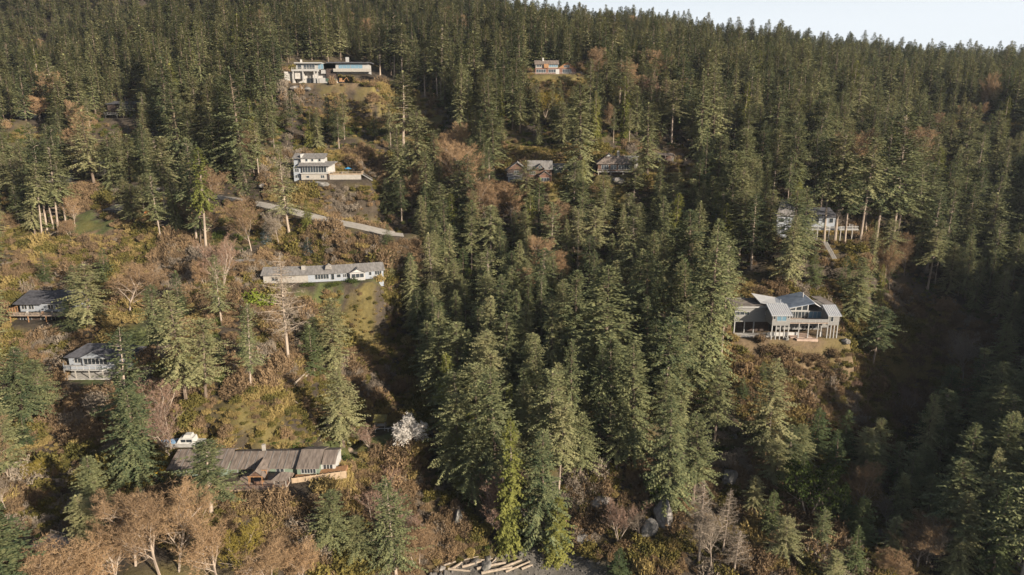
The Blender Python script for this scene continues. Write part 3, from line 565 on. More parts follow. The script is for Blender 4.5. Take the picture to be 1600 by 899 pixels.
box('flat_wing', GREYL, h, 9.4, 17, 4.2, 9.5, 2, 6.6); box('flat_wing_roof', GREYL, h, 9.2, 17.4, 4, 9.7, 6.6, 6.85)
h = house('log_carport', 'small open carport with pale posts at the end of the upper drive beside yellow grass', 'carport', 1028, 252, 294, 0, 7, 4, 4, y0=-1)
posts(h, [(0.2,0.2),(3.2,.2),(6.4,.2),(6.4,4),(.2,4)], -1, 2.4, WHITE, .2); MB().slab([(-.5,-.5,2.4),(7,-.5,2.4),(7,4.6,3.2),(-.5,4.6,3.2)], .15).build('roof', SHK, h); rail(h, [(.2,.2),(6.4,.2)], 0, .9, WHITE, 1.6); box('back_wall', BROWNW, h, .2, 6.4, 3.8, 3.98, -1, 2.4)
# blue grey house with stilted deck on the right
h = house('blue_grey_house', 'blue grey house with steep roof and white deck on crossed timber stilts', 'house', 1211, 372, 238, 0, 28, 9, 6, y0=-5, dz=0)
box('wall', GREYB, h, 0, 6.8, 0, 8, -1, 8.0); MB().slab([(-.5,-.6,7.9),(7.3,-.6,7.9),(7.3,5,13),(3,5,13)], .2).slab([(3,5,13),(7.3,5,13),(7.3,8.6,8),(-.5,8.6,8)], .2).build('roof', SHG, h)
window(h, .6, 5.5, 1.9, 1.7, 0, 1); window(h, 1.4, 2.6, 1.8, 1.6, 0, 1); window(h, 3.6, 1.0, 2.0, 1.4, 0, 2)
box('rear_wall', GREYB, h, 6.803, 22, 2.5, 9, 3.2, 7.2); MB().slab([(6.5,1.8,7.2),(22.4,1.8,7.2),(22.4,9.4,9.6),(6.5,9.4,9.6)], .2).build('rear_roof', SHD, h)
for i in range(4): window(h, 12+i*2.5, 4.9, 1.5, 1.8, 2.5, 1)
box('deck_floor', GREYL, h, 6.9, 27, -4.2, 2.497, 3.4, 3.7); rail(h, [(7,-4.1),(26.9,-4.1),(26.9,2.4)], 3.7, 1.0, WHITE, 2.0); posts(h, [(9,-3.9),(13,-3.9),(17,-3.9),(21,-3.9),(25,-3.9)], -3.2, 3.4, CREAM, .28)
br = MB()
for a in (9, 11): br.tube((a,-3.9,3.4),(a+2,-3.9,-1),.09,.09,4).tube((a+2,-3.85,3.4),(a,-3.85,-1),.09,.09,4)
br.build('cross_brace', CREAM, h)
S_ = empty('hillside_stairs', tuple(wpos(1291, 384, 229))); tag(S_, 'long straight timber stairs running downhill below the blue grey house deck', 'stairs')
p0, p1 = Vector(wpos(1289,380,230)), Vector(wpos(1304,407,221)); S_.location = (0,0,0)
mb = MB()
for off in (-.7, .7): mb.tube(p0+Vector((off,0,.4)), p1+Vector((off,0,.4)), .1, .1, 4)
mb.build('stringer', CREAM, S_); mb = MB()
for i in range(24): q = p0.lerp(p1, (i+.5)/24)+Vector((0,0,.45)); mb.box(q.x-.7,q.x+.7,q.y-.14,q.y+.14,q.z,q.z+.06)
mb.build('tread', GREYL, S_)

# left: hip roofed grey house with white balcony
h = house('balcony_house', 'grey house with dark hip roof, front gable and curved white balcony', 'house', 107, 586, 190, 0, 20, 9, 6, y0=-5)
zl_ = 2.7; zu_ = 5.4
box('lower_wall', GREYL, h, 0, 14, 1.5, 9, -1, zl_); box('upper_wall', GREYB, h, 0, 18, 1.2, 9, zl_, zu_)
hip(h, 0, 18, 1.2, 9, zu_, zu_+2.8, SHD, .9); gable(h, 4.0, 13, 0, 5, zu_, zu_+2.2, SHD, .7, .2, 'y', 'gable_roof', GREYB)
box('gable_bay', GREYB, h, 4.6, 12.4, .2, 1.197, zl_, zu_)
window(h, 5.0, zl_+.5, 7.0, 1.9, .2, 6); window(h, 1.6, zl_+.6, 2, 1.7, 1.2, 2); window(h, 1, .5, 3.2, 1.5, 1.5, 3); window(h, 5.5, .4, 3, 1.7, 1.5, 3); window(h, 9.5, .4, 3, 1.7, 1.5, 3)
MB().prism([(-1.2,.2),(.2,-2.2),(3,-3.0),(12,-3.0),(15,-1.2),(15,1.18),(-1.2,1.18)], zl_-.3, zl_, 'z').build('balcony_floor', GREYL, h)
rail(h, [(-1.1,.2),(.25,-2.1),(3,-2.9),(12,-2.9),(14.9,-1.2)], zl_, 1.1, WHITE, 1.8, True, bm=GREYB)
posts(h, [(.3,-1.9),(4,-2.7),(8,-2.7),(12,-2.7)], -1, zl_-.3, CREAM, .25)
MB().prism([(0,-3.2),(14,-3.2),(14,1.48),(0,1.48)], -.8, -.03, 'z').build('patio', CONC, h)
box('side_deck', GREYL, h, 18.3, 23.6, -1.5, 4.5, zl_, zl_+.3); rail(h, [(18.4,-1.4),(23.5,-1.4),(23.5,4.4)], zl_+.3, 1.0, WHITE, 1.5, True, bm=GREYB); posts(h, [(18.6,-1.2),(23.3,-1.2),(23.3,4.2)], -1.5, zl_, ORANGE, .25)
box('screen_wall', WHITE, h, 18.3, 18.5, 1.5, 6, zl_+.3, zl_+2.4)
# left upper: charcoal roof house with cluttered decks
h = house('cluttered_deck_house', 'dark roofed house with two cluttered decks and orange timber screens, left edge', 'house', 24, 500, 222, 0, 24, 9, 6, y0=-5)
box('lower_wall', DARKW, h, 0, 18, 1, 9, -1.5, 2.2); box('upper_wall', GREYB, h, .5, 20, 2.5, 9.5, 2.2, 5.6)
MB().slab([(-.6,.8,5.3),(9,.8,5.3),(9,9.8,7.9),(-.6,9.8,7.9)], .2).slab([(9.05,1.4,5.6),(21,1.4,5.6),(21,9.8,8.1),(9.05,9.8,8.1)], .2).build('roof', SHD, h)
box('deck_floor', DECKM, h, -.5, 20, -2.4, 2.497, 2.0, 2.2); rail(h, [(-.4,-2.3),(19.9,-2.3)], 2.2, 1.0, WOODG, 2.0); posts(h, [(0,-2.1),(6,-2.1),(12,-2.1),(18,-2.1)], -2.5, 2.0, ORANGE, .22)
rail(h, [(-.4,-2.3),(-.4,2.4)], 2.2, 2.0, ORANGE, 1.2, name='timber_screen')
for xx in (1,3.4,10,12.6,16): window(h, xx, 3.0, 1.9, 1.8, 2.5, 2)
window(h, 1, -.6, 4, 1.6, 1, 4); window(h, 8, -.6, 5, 1.6, 1, 4)
for i, (a, b, m_) in enumerate([(5,-1,WHITE),(10.5,-1.2,ORANGE),(13.5,-.8,CREAM)]):
    o = empty('deck_chair', h.matrix_basis @ Vector((a, b, 2.2)), .4*i); tag(o, ['white chair on the upper deck of the dark roofed left house','orange chair near the middle of the cluttered deck','cream chair at the right end of the cluttered deck'][i], 'chair')
    box('seat', m_, o, -.35,.35,-.35,.35,.4,.48); box('backrest', m_, o, -.35,.35,.3,.38,.48,1.1); posts(o, [(-.3,-.3),(.3,-.3),(.3,.3),(-.3,.3)], 0, .4, m_, .07, 'leg')
# low dark cabin
h = house('dark_cabin', 'low dark cabin with shallow roof beside the lawn above the left brushy slope', 'cabin', 166, 339, 281, 0, 18, 6, 5, y0=-2)
box('wall', DARKW, h, 0, 17, 0, 6, -1, 3.0); hip(h, 0, 17, 0, 6, 3.0, 4.8, SHG, .7); window(h, 1.5, .8, 3.6, 1.6, 0, 3, fm=GREYB); window(h, 8, .8, 2.4, 1.6, 0, 2, fm=GREYB); box('porch_floor', GREYL, h, 5, 13, -2, -.003, -.3, 0)
# two little houses up in the left forest
h = house('white_rail_house', 'dark house with white railed double balconies deep in the upper left forest', 'house', 170, 184, 372, 0, 16, 8, 12, y0=-24)
box('wall', DARKW, h, 0, 15, 0, 8, -1, 7); MB().slab([(-.5,-1,7),(15.5,-1,7),(15.5,8.4,8.6),(-.5,8.4,8.6)], .2).build('roof', SHD, h); window(h, 6.5, 4.2, 7, 2, 0, 5); window(h, 1, .6, 3, 1.8, 0, 3)
box('upper_deck', WHITE, h, 6, 15, -1.8, -.003, 3.4, 3.6); rail(h, [(6,-1.7),(15,-1.7)], 3.6, 1, WHITE, 1.6); box('lower_deck', WHITE, h, -.5, 6.5, -3, -.003, 1.4, 1.6); rail(h, [(-.5,-2.9),(6.4,-2.9)], 1.6, 1, WHITE, 1.6); posts(h, [(0,-2.8),(6,-2.8),(14.6,-1.6)], -2, 1.4, WHITE, .25)
h = house('small_white_house', 'small house with bright white front panels near the left edge under orange trees', 'house', 28, 186, 372, 0, 14, 7, 12, y0=-24)
box('wall', DARKW, h, 0, 13, 0, 7, -1, 3.6); MB().slab([(-.5,-.8,3.6),(13.4,-.8,3.6),(13.4,7.4,5.4),(-.5,7.4,5.4)], .2).build('roof', SHG, h); box('white_panel', WHITE, h, 1, 3.4, -.06, -.003, .4, 2); box('white_panel', WHITE, h, 7, 10, -.06, -.003, .6, 2.4); window(h, 4, .8, 2, 1.4, 0, 2)
# reddish house and camper by the upper left road
h = house('red_brown_house', 'tall narrow red brown house with white gable behind tree trunks', 'house', 115, 272, 309, 0, 12, 7, 6, y0=-2)
box('wall', REDW, h, 0, 4.6, 0, 7, -1, 5.2); gable(h, 0, 4.6, 0, 7, 5.2, 7.2, SHG, .4, .2, 'y', 'roof', WHITE); box('right_wall', CREAM, h, 4.603, 11, 1, 7, -1, 3.4); MB().slab([(4.6,.4,3.4),(11.4,.4,3.4),(11.4,7.4,4.8),(4.7,7.4,4.8)], .2).build('side_roof', SHG, h); window(h, 1, 2.8, 2.4, 1.6, 0, 2); window(h, 5.4, .8, 4.6, 1.6, 1, 4)
def vehicle(name, label, cat, pos, yaw, L, W_, H, m_, cab, van=False):
    o = empty(name, pos, yaw); tag(o, label, cat)
    if van: MB().hexa([(-L/2,-W_/2,.4),(L/2,-W_/2,.4),(L/2,W_/2,.4),(-L/2,W_/2,.4),(-L/2,-W_/2,H),(L/2-.5,-W_/2,H),(L/2-.5,W_/2,H),(-L/2,W_/2,H)]).build('body', m_, o); MB().box(-L/2+.6,-L/2+2,-W_/2-.02,-W_/2-.002,H*.55,H*.8).box(.3,1.8,-W_/2-.02,-W_/2-.002,H*.55,H*.8).build('side_window', GLASS, o)
    else:
        MB().prism([(-L/2,.35),(L/2,.35),(L/2,.75),(L/2-.9,.9),(L/2-1.6,.95),(-L/2+.3,.95),(-L/2,.85)], -W_/2, W_/2, 'y').build('body', m_, o)
        MB().hexa([(-L/2+.5,-W_/2+.08,.95),(L/2-1.3,-W_/2+.08,.95),(L/2-1.3,W_/2-.08,.95),(-L/2+.5,W_/2-.08,.95),(-L/2+.9,-W_/2+.25,H),(L/2-2.1,-W_/2+.25,H),(L/2-2.1,W_/2-.25,H),(-L/2+.9,W_/2-.25,H)]).build('cabin', GLASS, o)
        MB().box(-L/2+.95,L/2-2.15,-W_/2+.26,W_/2-.26,H,H+.04).build('car_roof', m_, o)
    for sx in (-L*.31, L*.31):
        for sy in (-W_/2, W_/2-.2):
            wv = MB().prism([(sx+.34*math.cos(i*math.pi/5), .34+.34*math.sin(i*math.pi/5)) for i in range(10)], sy-.02, sy+.22, 'y').build('wheel', BLACK, o)
    return o
PADS.append((*wpos(112,291,303)[:2], 11, 4, 0, wpos(112,291,303)[2]-.05, 6))
vehicle('camper_van', 'white camper van parked beside the red brown house behind tree trunks', 'camper van', wpos(103,285,306), 0, 7, 2.4, 3, WHITE, 0, True)
vehicle('parked_car', 'black car parked in front of the white camper van', 'car', wpos(122,293,301.5), .1, 4.5, 1.8, 1.45, BLACK, 0)
vehicle('parked_car', 'dark car at the road end, right of the black car', 'car', wpos(141,293,301.5), .1, 4.4, 1.8, 1.45, BLACK, 0)
# pavilion behind the lawn, bottom centre
h = house('garden_pavilion', 'small open timber pavilion with mossy yellow roof at the edge of the shaded lawn', 'pavilion', 585, 671, 168, 2, 4, 3, 3, y0=-1)
posts(h, [(.15,.15),(2.7,.15),(2.7,2.4),(.15,2.4)], -1, 2.3, GREYL, .16); MB().slab([(-.3,-.4,2.3),(3.2,-.4,2.3),(3.2,2.8,3.0),(-.3,2.8,3.0)], .14).build('roof', MOSS, h); box('bench', GREYL, h, .4, 2.4, 1.8, 2.3, 0, .5)
p = Vector(wpos(587,676,167)); q = Vector(wpos(626,674,168)); PADS.append(((p.x+q.x)/2+.5,(p.y+q.y)/2-2.5,5,4,0,p.z-.1,5))
o = empty('rail_fence', p); tag(o, 'single white rail fence across the shaded lawn left of the blossoming tree', 'fence'); d = q-p
MB().tube((0,0,1),(d.x,d.y,1),.07,.07,5).build('rail', WHITE, o); posts(o, [(0,0),(d.x/2,d.y/2),(d.x,d.y)], -.3, 1, WHITE, .12)

# ------------------------------------------------------------ ground sheet
def axis(a, b, fine0, fine1, s, g):
    l = list(np.arange(fine0, fine1, s)); st = s; v = fine1
    while v < b: l.append(v); st *= g; v += st
    l.append(b); st = s; v = fine0 - s
    while v > a: l.insert(0, v); st *= g; v -= st
    l.insert(0, a); return np.array(l)
gxs = axis(-2500, 2500, -210, 260, 1.7, 1.09); gys = axis(-600, 3500, 96, 400, 1.7, 1.05)
GX, GY = np.meshgrid(gxs, gys); gxf, gyf = GX.ravel(), GY.ravel()
far = np.clip((np.hypot(gxf, gyf - 400) - 900) / 900, 0, 1)
xc_, yc_ = np.clip(gxf, -850, 1000), np.clip(gyf, -150, 1400)
GZ = gz(xc_, yc_) * (1 - far) + 60 * far
GZ = np.where(gyf < -60, np.minimum(GZ, -12), GZ)
nx_, ny_ = len(gxs), len(gys); ii = np.arange(nx_ * ny_).reshape(ny_, nx_)
quads = np.stack([ii[:-1, :-1], ii[:-1, 1:], ii[1:, 1:], ii[1:, :-1]], -1).reshape(-1, 4)
def inpoly(px, py, poly):
    c = np.zeros(len(px), bool); n_ = len(poly); j = n_ - 1
    for i in range(n_):
        xi, yi = poly[i]; xj, yj = poly[j]
        if yi != yj: c ^= ((yi > py) != (yj > py)) & (px < (xj - xi) * (py - yi) / (yj - yi) + xi)
        j = i
    return c
# land cover, mapped where each patch lies on the slope
def on_ground(poly): return [hit(*p)[:2] for p in poly]
LAWN = [[(95,345),(150,325),(165,345),(185,368),(120,372)],[(525,690),(590,672),(660,680),(655,700),(600,705),(520,705)],[(185,505),(240,500),(290,560),(200,575)],[(335,545),(385,545),(390,565),(330,570)],
        [(390,445),(480,455),(590,440),(600,452),(500,475),(380,465)],[(95,590),(230,595),(240,612),(90,615)],[(430,288),(620,290),(620,300),(430,300)],[(700,690),(790,640),(800,650),(720,700)]]
MOSSY = [[(530,465),(600,475),(610,560),(545,550),(520,500)],[(370,620),(470,610),(480,700),(330,700),(320,660)],[(1300,560),(1330,560),(1390,640),(1360,650),(1320,600)],[(560,140),(650,140),(700,190),(640,200),(600,170)],
         [(820,118),(920,118),(910,160),(830,160)],[(1030,250),(1110,240),(1110,290),(1060,290)],[(1310,380),(1370,380),(1380,400),(1310,400)],[(780,225),(870,225),(870,240),(780,240)],[(10,370),(60,375),(60,400),(10,400)],[(840,275),(1000,290),(1000,320),(850,320)]]
DIRT = [[(445,130),(520,128),(565,150),(700,180),(690,195),(560,165),(530,145),(450,142)],[(0,330),(60,360),(110,375),(240,340),(330,400),(330,440),(150,455),(0,440)],[(540,700),(680,760),(700,899),(560,899),(500,780)],[(1130,528),(1330,532),(1420,680),(1400,700),(1200,700),(1140,620)]]
ccol = np.zeros((len(gxf), 4)); ccol[:, :3] = (.045, .035, .025); ccol[:, 3] = 1
def smooth_in(poly, w_=1.0):
    g = on_ground(poly); jx = fbm(gxf, gyf, 9, 3) * 20; jy = fbm(gxf + 50, gyf + 20, 9, 3) * 20
    return inpoly(gxf + jx, gyf + jy, g)
for p in DIRT: ccol[smooth_in(p), :3] = (.11, .078, .046)
for p in MOSSY: ccol[smooth_in(p), :3] = (.10, .08, .03)
for p in LAWN: ccol[smooth_in(p), :3] = (.065, .075, .026)
beach = (GZ < 2.4) & (gyf > 120) & (gxf > -20) & (gxf < 24); ccol[beach, :3] = (.095, .088, .078)
gx_, gy_ = np.gradient(GZ.reshape(ny_, nx_), gys, gxs, edge_order=1)[::-1]
steep = (np.hypot(gx_, gy_).ravel() > 1.0) & (gyf < 165) & (gxf > 0); ccol[steep, :3] = (.13, .12, .11)
me = bpy.data.meshes.new('ground'); me.vertices.add(len(gxf)); me.vertices.foreach_set('co', np.stack([gxf, gyf, GZ], -1).ravel())
me.loops.add(len(quads) * 4); me.loops.foreach_set('vertex_index', quads.ravel()); me.polygons.add(len(quads))
me.polygons.foreach_set('loop_start', np.arange(len(quads)) * 4); me.polygons.foreach_set('loop_total', np.full(len(quads), 4)); me.update(calc_edges=True)
me.polygons.foreach_set('use_smooth', np.ones(len(quads), bool))
at = me.color_attributes.new('cover', 'FLOAT_COLOR', 'POINT'); at.data.foreach_set('color', ccol.ravel())
m, t, b = nodemat('hillside_soil', .95)
va = t.nodes.new('ShaderNodeVertexColor'); va.layer_name = 'cover'
ge = t.nodes.new('ShaderNodeNewGeometry'); n1 = t.nodes.new('ShaderNodeTexNoise'); n1.inputs['Scale'].default_value = .25; n1.inputs['Detail'].default_value = 8; n1.inputs['Roughness'].default_value = .7
t.links.new(ge.outputs['Position'], n1.inputs[0])
r1 = t.nodes.new('ShaderNodeMapRange'); r1.inputs['From Min'].default_value = .3; r1.inputs['From Max'].default_value = .7; r1.inputs['To Min'].default_value = .45; r1.inputs['To Max'].default_value = 1.5
t.links.new(n1.outputs[0], r1.inputs[0]); mx = t.nodes.new('ShaderNodeVectorMath'); mx.operation = 'SCALE'; t.links.new(va.outputs[0], mx.inputs[0]); t.links.new(r1.outputs[0], mx.inputs['Scale'])
n2 = t.nodes.new('ShaderNodeTexNoise'); n2.inputs['Scale'].default_value = .09; n2.inputs['Detail'].default_value = 4; t.links.new(ge.outputs['Position'], n2.inputs[0])
rp = t.nodes.new('ShaderNodeMapRange'); rp.inputs['From Min'].default_value = .5; rp.inputs['From Max'].default_value = .66; t.links.new(n2.outputs[0], rp.inputs[0])
mm = t.nodes.new('ShaderNodeMath'); mm.operation = 'MULTIPLY'; mm.inputs[1].default_value = .55; t.links.new(rp.outputs[0], mm.inputs[0])
mc = t.nodes.new('ShaderNodeMix'); mc.data_type = 'RGBA'; mc.inputs['B'].default_value = (.11, .09, .028, 1); t.links.new(mm.outputs[0], mc.inputs['Factor']); t.links.new(mx.outputs[0], mc.inputs['A'])
t.links.new(mc.outputs['Result'], b.inputs['Base Color'])
bp = t.nodes.new('ShaderNodeBump'); bp.inputs['Strength'].default_value = .8; bp.inputs['Distance'].default_value = .8; t.links.new(n1.outputs[0], bp.inputs['Height']); t.links.new(bp.outputs[0], b.inputs['Normal'])
me.materials.append(m); tag(link('ground', me), kind='structure')
# sea
m, t, b = nodemat('sea_water', .12); b.inputs['Base Color'].default_value = (.012, .03, .035, 1); b.inputs['Specular IOR Level'].default_value = .5
nz = t.nodes.new('ShaderNodeTexNoise'); nz.inputs['Scale'].default_value = .6; bp = t.nodes.new('ShaderNodeBump'); bp.inputs['Strength'].default_value = .4; t.links.new(nz.outputs[0], bp.inputs['Height']); t.links.new(bp.outputs[0], b.inputs['Normal'])
MBs = MB(); MBs.v = [(-9000,-9000,-.6),(9000,-9000,-.6),(9000,9000,-.6),(-9000,9000,-.6)]; MBs.f = [(0,1,2,3)]; tag(MBs.build('water', m), kind='structure')
# road and trail ribbons
def ribbon(name, pts, w_, m, lift):
    mb = MB(); pts = [Vector(p) for p in pts]; prev = None
    for i, p in enumerate(pts):
        a = pts[max(i-1, 0)]; c = pts[min(i+1, len(pts)-1)]; d = (c - a); d.z = 0; d.normalize(); nn = Vector((-d.y, d.x, 0))
        for k in (-1, -.33, .33, 1): mb.v.append(tuple(p + nn*w_/2*k + Vector((0, 0, lift + (.05 if abs(k) < 1 else 0)))))
        if i: 
            for j in range(3): q = 4*i+j; mb.f.append((q-4, q-3, q+1, q))
    return tag(mb.build(name, m), kind='structure')
ASPH = mat('road_surface', (.31,.285,.25), .95, (.23,.21,.185), .8, coord='Generated' if False else 'Object'); DUST = mat('trail_dirt', (.34,.27,.20), .95, (.22,.17,.12), .5)
rz = gz(ROAD[:, 0], ROAD[:, 1]); ribbon('road', [(a, b_, c) for (a, b_, _), c in zip(ROAD, rz)], 8.0, ASPH, .12)
def trail(pix, w_):
    pts = [hit(*p) for p in pix]; out = []
    for a, b_ in zip(pts[:-1], pts[1:]):
        for k in range(10): out.append((a[0]+(b_[0]-a[0])*k/10, a[1]+(b_[1]-a[1])*k/10))
    z = gz([p[0] for p in out], [p[1] for p in out]); ribbon('path', [(p[0], p[1], c) for p, c in zip(out, z)], w_, DUST, .15)
trail([(180,420),(215,413),(250,410),(310,408),(350,404)], 1.8); trail([(0,436),(60,437),(110,440)], 1.8); trail([(560,712),(545,704),(575,698)], 1.4); trail([(10,748),(60,756),(115,752)], 2.2); trail([(1045,240),(1080,246),(1125,252)], 3)

# ------------------------------------------------------------ plant builders (geometry arrays)
class Q:
    """collects leaf quads as numpy rows"""
    def __init__(s): s.c = []; s.t = []
    def quad(s, a, b, c, d): s.c.append((a, b, c, d))
    def tri(s, a, b, c): s.t.append((a, b, c))
    def mesh(s, name, m):
        q = np.array([[tuple(v) for v in r] for r in s.c]) if s.c else np.zeros((0, 4, 3)); t_ = np.array([[tuple(v) for v in r] for r in s.t]) if s.t else np.zeros((0, 3, 3))
        V = np.concatenate([q.reshape(-1, 3), t_.reshape(-1, 3)]); nq, ntr = len(q), len(t_)
        me = bpy.data.meshes.new(name); me.vertices.add(len(V)); me.vertices.foreach_set('co', V.ravel()); me.loops.add(len(V)); me.loops.foreach_set('vertex_index', np.arange(len(V)))
        me.polygons.add(nq + ntr); ls = np.concatenate([np.arange(nq) * 4, nq * 4 + np.arange(ntr) * 3]); lt = np.concatenate([np.full(nq, 4), np.full(ntr, 3)])
        me.polygons.foreach_set('loop_start', ls); me.polygons.foreach_set('loop_total', lt); me.update(calc_edges=True); me.materials.append(m); return me
U = random.uniform
def spray(q, p, d, L, w_, up):
    side = d.cross(up)
    if side.length < 1e-4: side = Vector((1, 0, 0))
    side.normalize(); side = side + Vector((U(-.35,.35), U(-.35,.35), U(-.5,.5))); e = p + d * L; m_ = p + d * (L * .45)
    q.quad(p, m_ + side * w_, e, m_ - side * w_)
def conifer(seed, H=25., RAD=4.2, base=.3, p_=.85, droop=.35, dens=1., spr=.95, wid=.26, sparse=0., lump=.35, top=1.0, tfac=1.0, dead=.15):
    """returns (trunk MB, crown Q)"""
    random.seed(seed); tr = MB(); cr = Q(); bend = (U(-.4,.4), U(-.4,.4))
    cen = lambda z: Vector((bend[0]*math.sin(z/H*2.5), bend[1]*math.sin(z/H*2.2), z))
    r0 = H*.0135*tfac; zz = [-2, 0, H*.12, H*.35, H*.6, H*.82, H]
    rr = [r0*1.5, r0*1.25, r0, r0*.8, r0*.52, r0*.26, .02]
    for i in range(6): tr.tube(cen(max(zz[i],0)) if zz[i]>=0 else Vector((0,0,-2)), cen(zz[i+1]), rr[i], rr[i+1], 7)
    z = H*base; lob = [U(0, 6.28) for _ in range(3)]; gaps = [(U(0,6.28), U(.25,.9), U(.5,.9)) for _ in range(4)]
    while z < H*.985:
        t_ = (z - H*base) / (H*(1-base)); prof_ = (1-t_)**p_ * min(1, .45 + t_*4.5)
        R_ = RAD*prof_*(1 + lump*math.sin(z*1.15+lob[0])*.5 + lump*.4*math.sin(z*2.7+lob[1])) + .25*top
        nb = random.choice((4,5,5,6)) if t_ < .85 else 4
        if sparse and U(0,1) < sparse: nb -= 2
        a0 = U(0, 6.28)
        for k in range(nb):
            a = a0 + k*6.283/nb + U(-.35,.35); L = R_*U(.55,1.18)
            for ga, gt, gs in gaps:
                if abs((a-ga+3.14)%6.283-3.14) < .6 and abs(t_-gt) < .1: L *= gs*.7
            rise = .38*t_ - droop*(1-t_)*U(.6,1.3); d0 = Vector((math.cos(a), math.sin(a), rise+.12)); p = cen(z)
            pts = [p]; ns = max(2, int(L/ (spr*.62)))
            dirv = d0.normalized()
            for i in range(ns):
                dirv = (dirv + Vector((0,0,(-.10 if i < ns*.6 else .08)*droop*2))).normalized(); pts.append(pts[-1] + dirv*(L/ns))
            if L > 1.2 and U(0,1) < .6: tr.tube(pts[0], pts[min(len(pts)-1, max(1,int(ns*.75)))], .055*H/25, .015, 3)
            up = Vector((0,0,1))
            for i in range(1, len(pts)):
                f = i/(len(pts)-1)
                if f < .2 and L > 2: continue
                fw = (pts[i]-pts[i-1]).normalized(); lat = fw.cross(up).normalized(); sl_ = spr*(1.05-.45*f)*U(.75,1.2)*min(1,.45+L/3)
                nn = 3 if dens < 1.4 else 4
                for j in range(nn):
                    sg = (-1,1,0,U(-1,1))[j]
                    if U(0,1) > dens*.93 and j: continue
                    dd = (fw*U(.45,.9) + lat*sg*U(.6,1.0) + up*U(-.38,.12)).normalized(); spray(cr, pts[i] + up*U(-.15,.15), dd, sl_*(1.1 if sg else 1.0), sl_*wid, up)
        z += (.52 if t_ < .8 else .36) / dens**.5 * (H/25)**.35
    for _ in range(int(6*top)+2): spray(cr, cen(H*.975) , Vector((U(-.4,.4),U(-.4,.4),1)).normalized(), .8, .12, Vector((1,0,0)))
    # dead stubs below the crown
    for _ in range(int(14*dead/.15*base/.3)):
        zz_ = U(H*base*.45, H*base); a = U(0,6.28); tr.tube(cen(zz_), cen(zz_)+Vector((math.cos(a),math.sin(a),U(-.3,.1)))*U(.6,1.8), .05, .012, 3)
    return tr, cr
def blade(q, a, b, w_):
    d = (b-a); s = d.cross(Vector((U(-1,1),U(-1,1),U(-1,1))))
    if s.length < 1e-6: return
    s.normalize(); q.tri(a - s*w_, a + s*w_, b)
def broadleaf(seed, H=14., spread=.8, levels=4, stems=1, twig=.028, leaf=None, upf=.35, n0=9, tl=1.0, first=.3, dense=1.0):
    random.seed(seed); tr = MB(); cr = Q()
    def grow(p, d, L, r, lev):
        n_ = 3 if lev > 1 else 2; pts = [p]; dd = d.copy()
        for i in range(n_):
            dd = (dd + Vector((U(-.18,.18),U(-.18,.18),U(-.05,.18)*upf*2))).normalized(); pts.append(pts[-1] + dd*L/n_)
        if r > .022:
            for i in range(n_): tr.tube(pts[i], pts[i+1], r*(1-.25*i/n_*1.6), r*(1-.25*(i+1)/n_*1.6), 5 if r > .08 else 3)
        else:
            for i in range(n_): blade(cr, pts[i], pts[i+1], twig)
        if lev == 0:
            for _ in range(int(7*dense)):
                s = pts[random.randrange(1, len(pts))]; e = s + (dd*U(.3,1)+Vector((U(-1,1),U(-1,1),U(-.5,1)))).normalized()*U(.35,.9)*tl
                blade(cr, s, e, twig)
                if leaf:
                    for _ in range(leaf[1]):
                        c = s.lerp(e, U(.3,1.1)); u = Vector((U(-1,1),U(-1,1),U(-1,1))).normalized()*leaf[0]; v = Vector((U(-1,1),U(-1,1),U(-1,1))).normalized()*leaf[0]*.7
                        cr.quad(c-u, c-v, c+u, c+v)
            return
        k = {4:n0, 3:6, 2:5, 1:4}[lev]
        for i in range(k):
            f = (i+.6)/k; 
            if lev == levels: f = first + (1-first)*f
            q_ = f*(len(pts)-1); j = min(int(q_), len(pts)-2); s = pts[j].lerp(pts[j+1], q_-j); a = i*2.4 + U(-.5,.5)
            lat = dd.orthogonal().normalized(); lat.rotate(Matrix.Rotation(a, 3, dd)) if False else None
            lat = (Matrix.Rotation(a, 3, dd) @ lat)
            nd = (dd*U(.5,.9) + lat*spread*U(.7,1.1) + Vector((0,0,upf*.5))).normalized()
            grow(s, nd, L*U(.45,.62)*(1.15-.45*f), r*.5*(1.1-.4*f), lev-1)
    for i in range(stems):
        a = 6.28*i/stems + U(0,1); lean = 0 if stems == 1 else U(.12,.35)
        d = Vector((math.cos(a)*lean, math.sin(a)*lean, 1)).normalized()
        tr.tube(Vector((0,0,-1)), Vector((math.cos(a)*.1*stems**.5, math.sin(a)*.1*stems**.5, 0.1)), H*.014, H*.013, 6)
        grow(Vector((math.cos(a)*.1*stems**.5, math.sin(a)*.1*stems**.5, 0)), d, H*.80, H*.0125, levels)
    return tr, cr
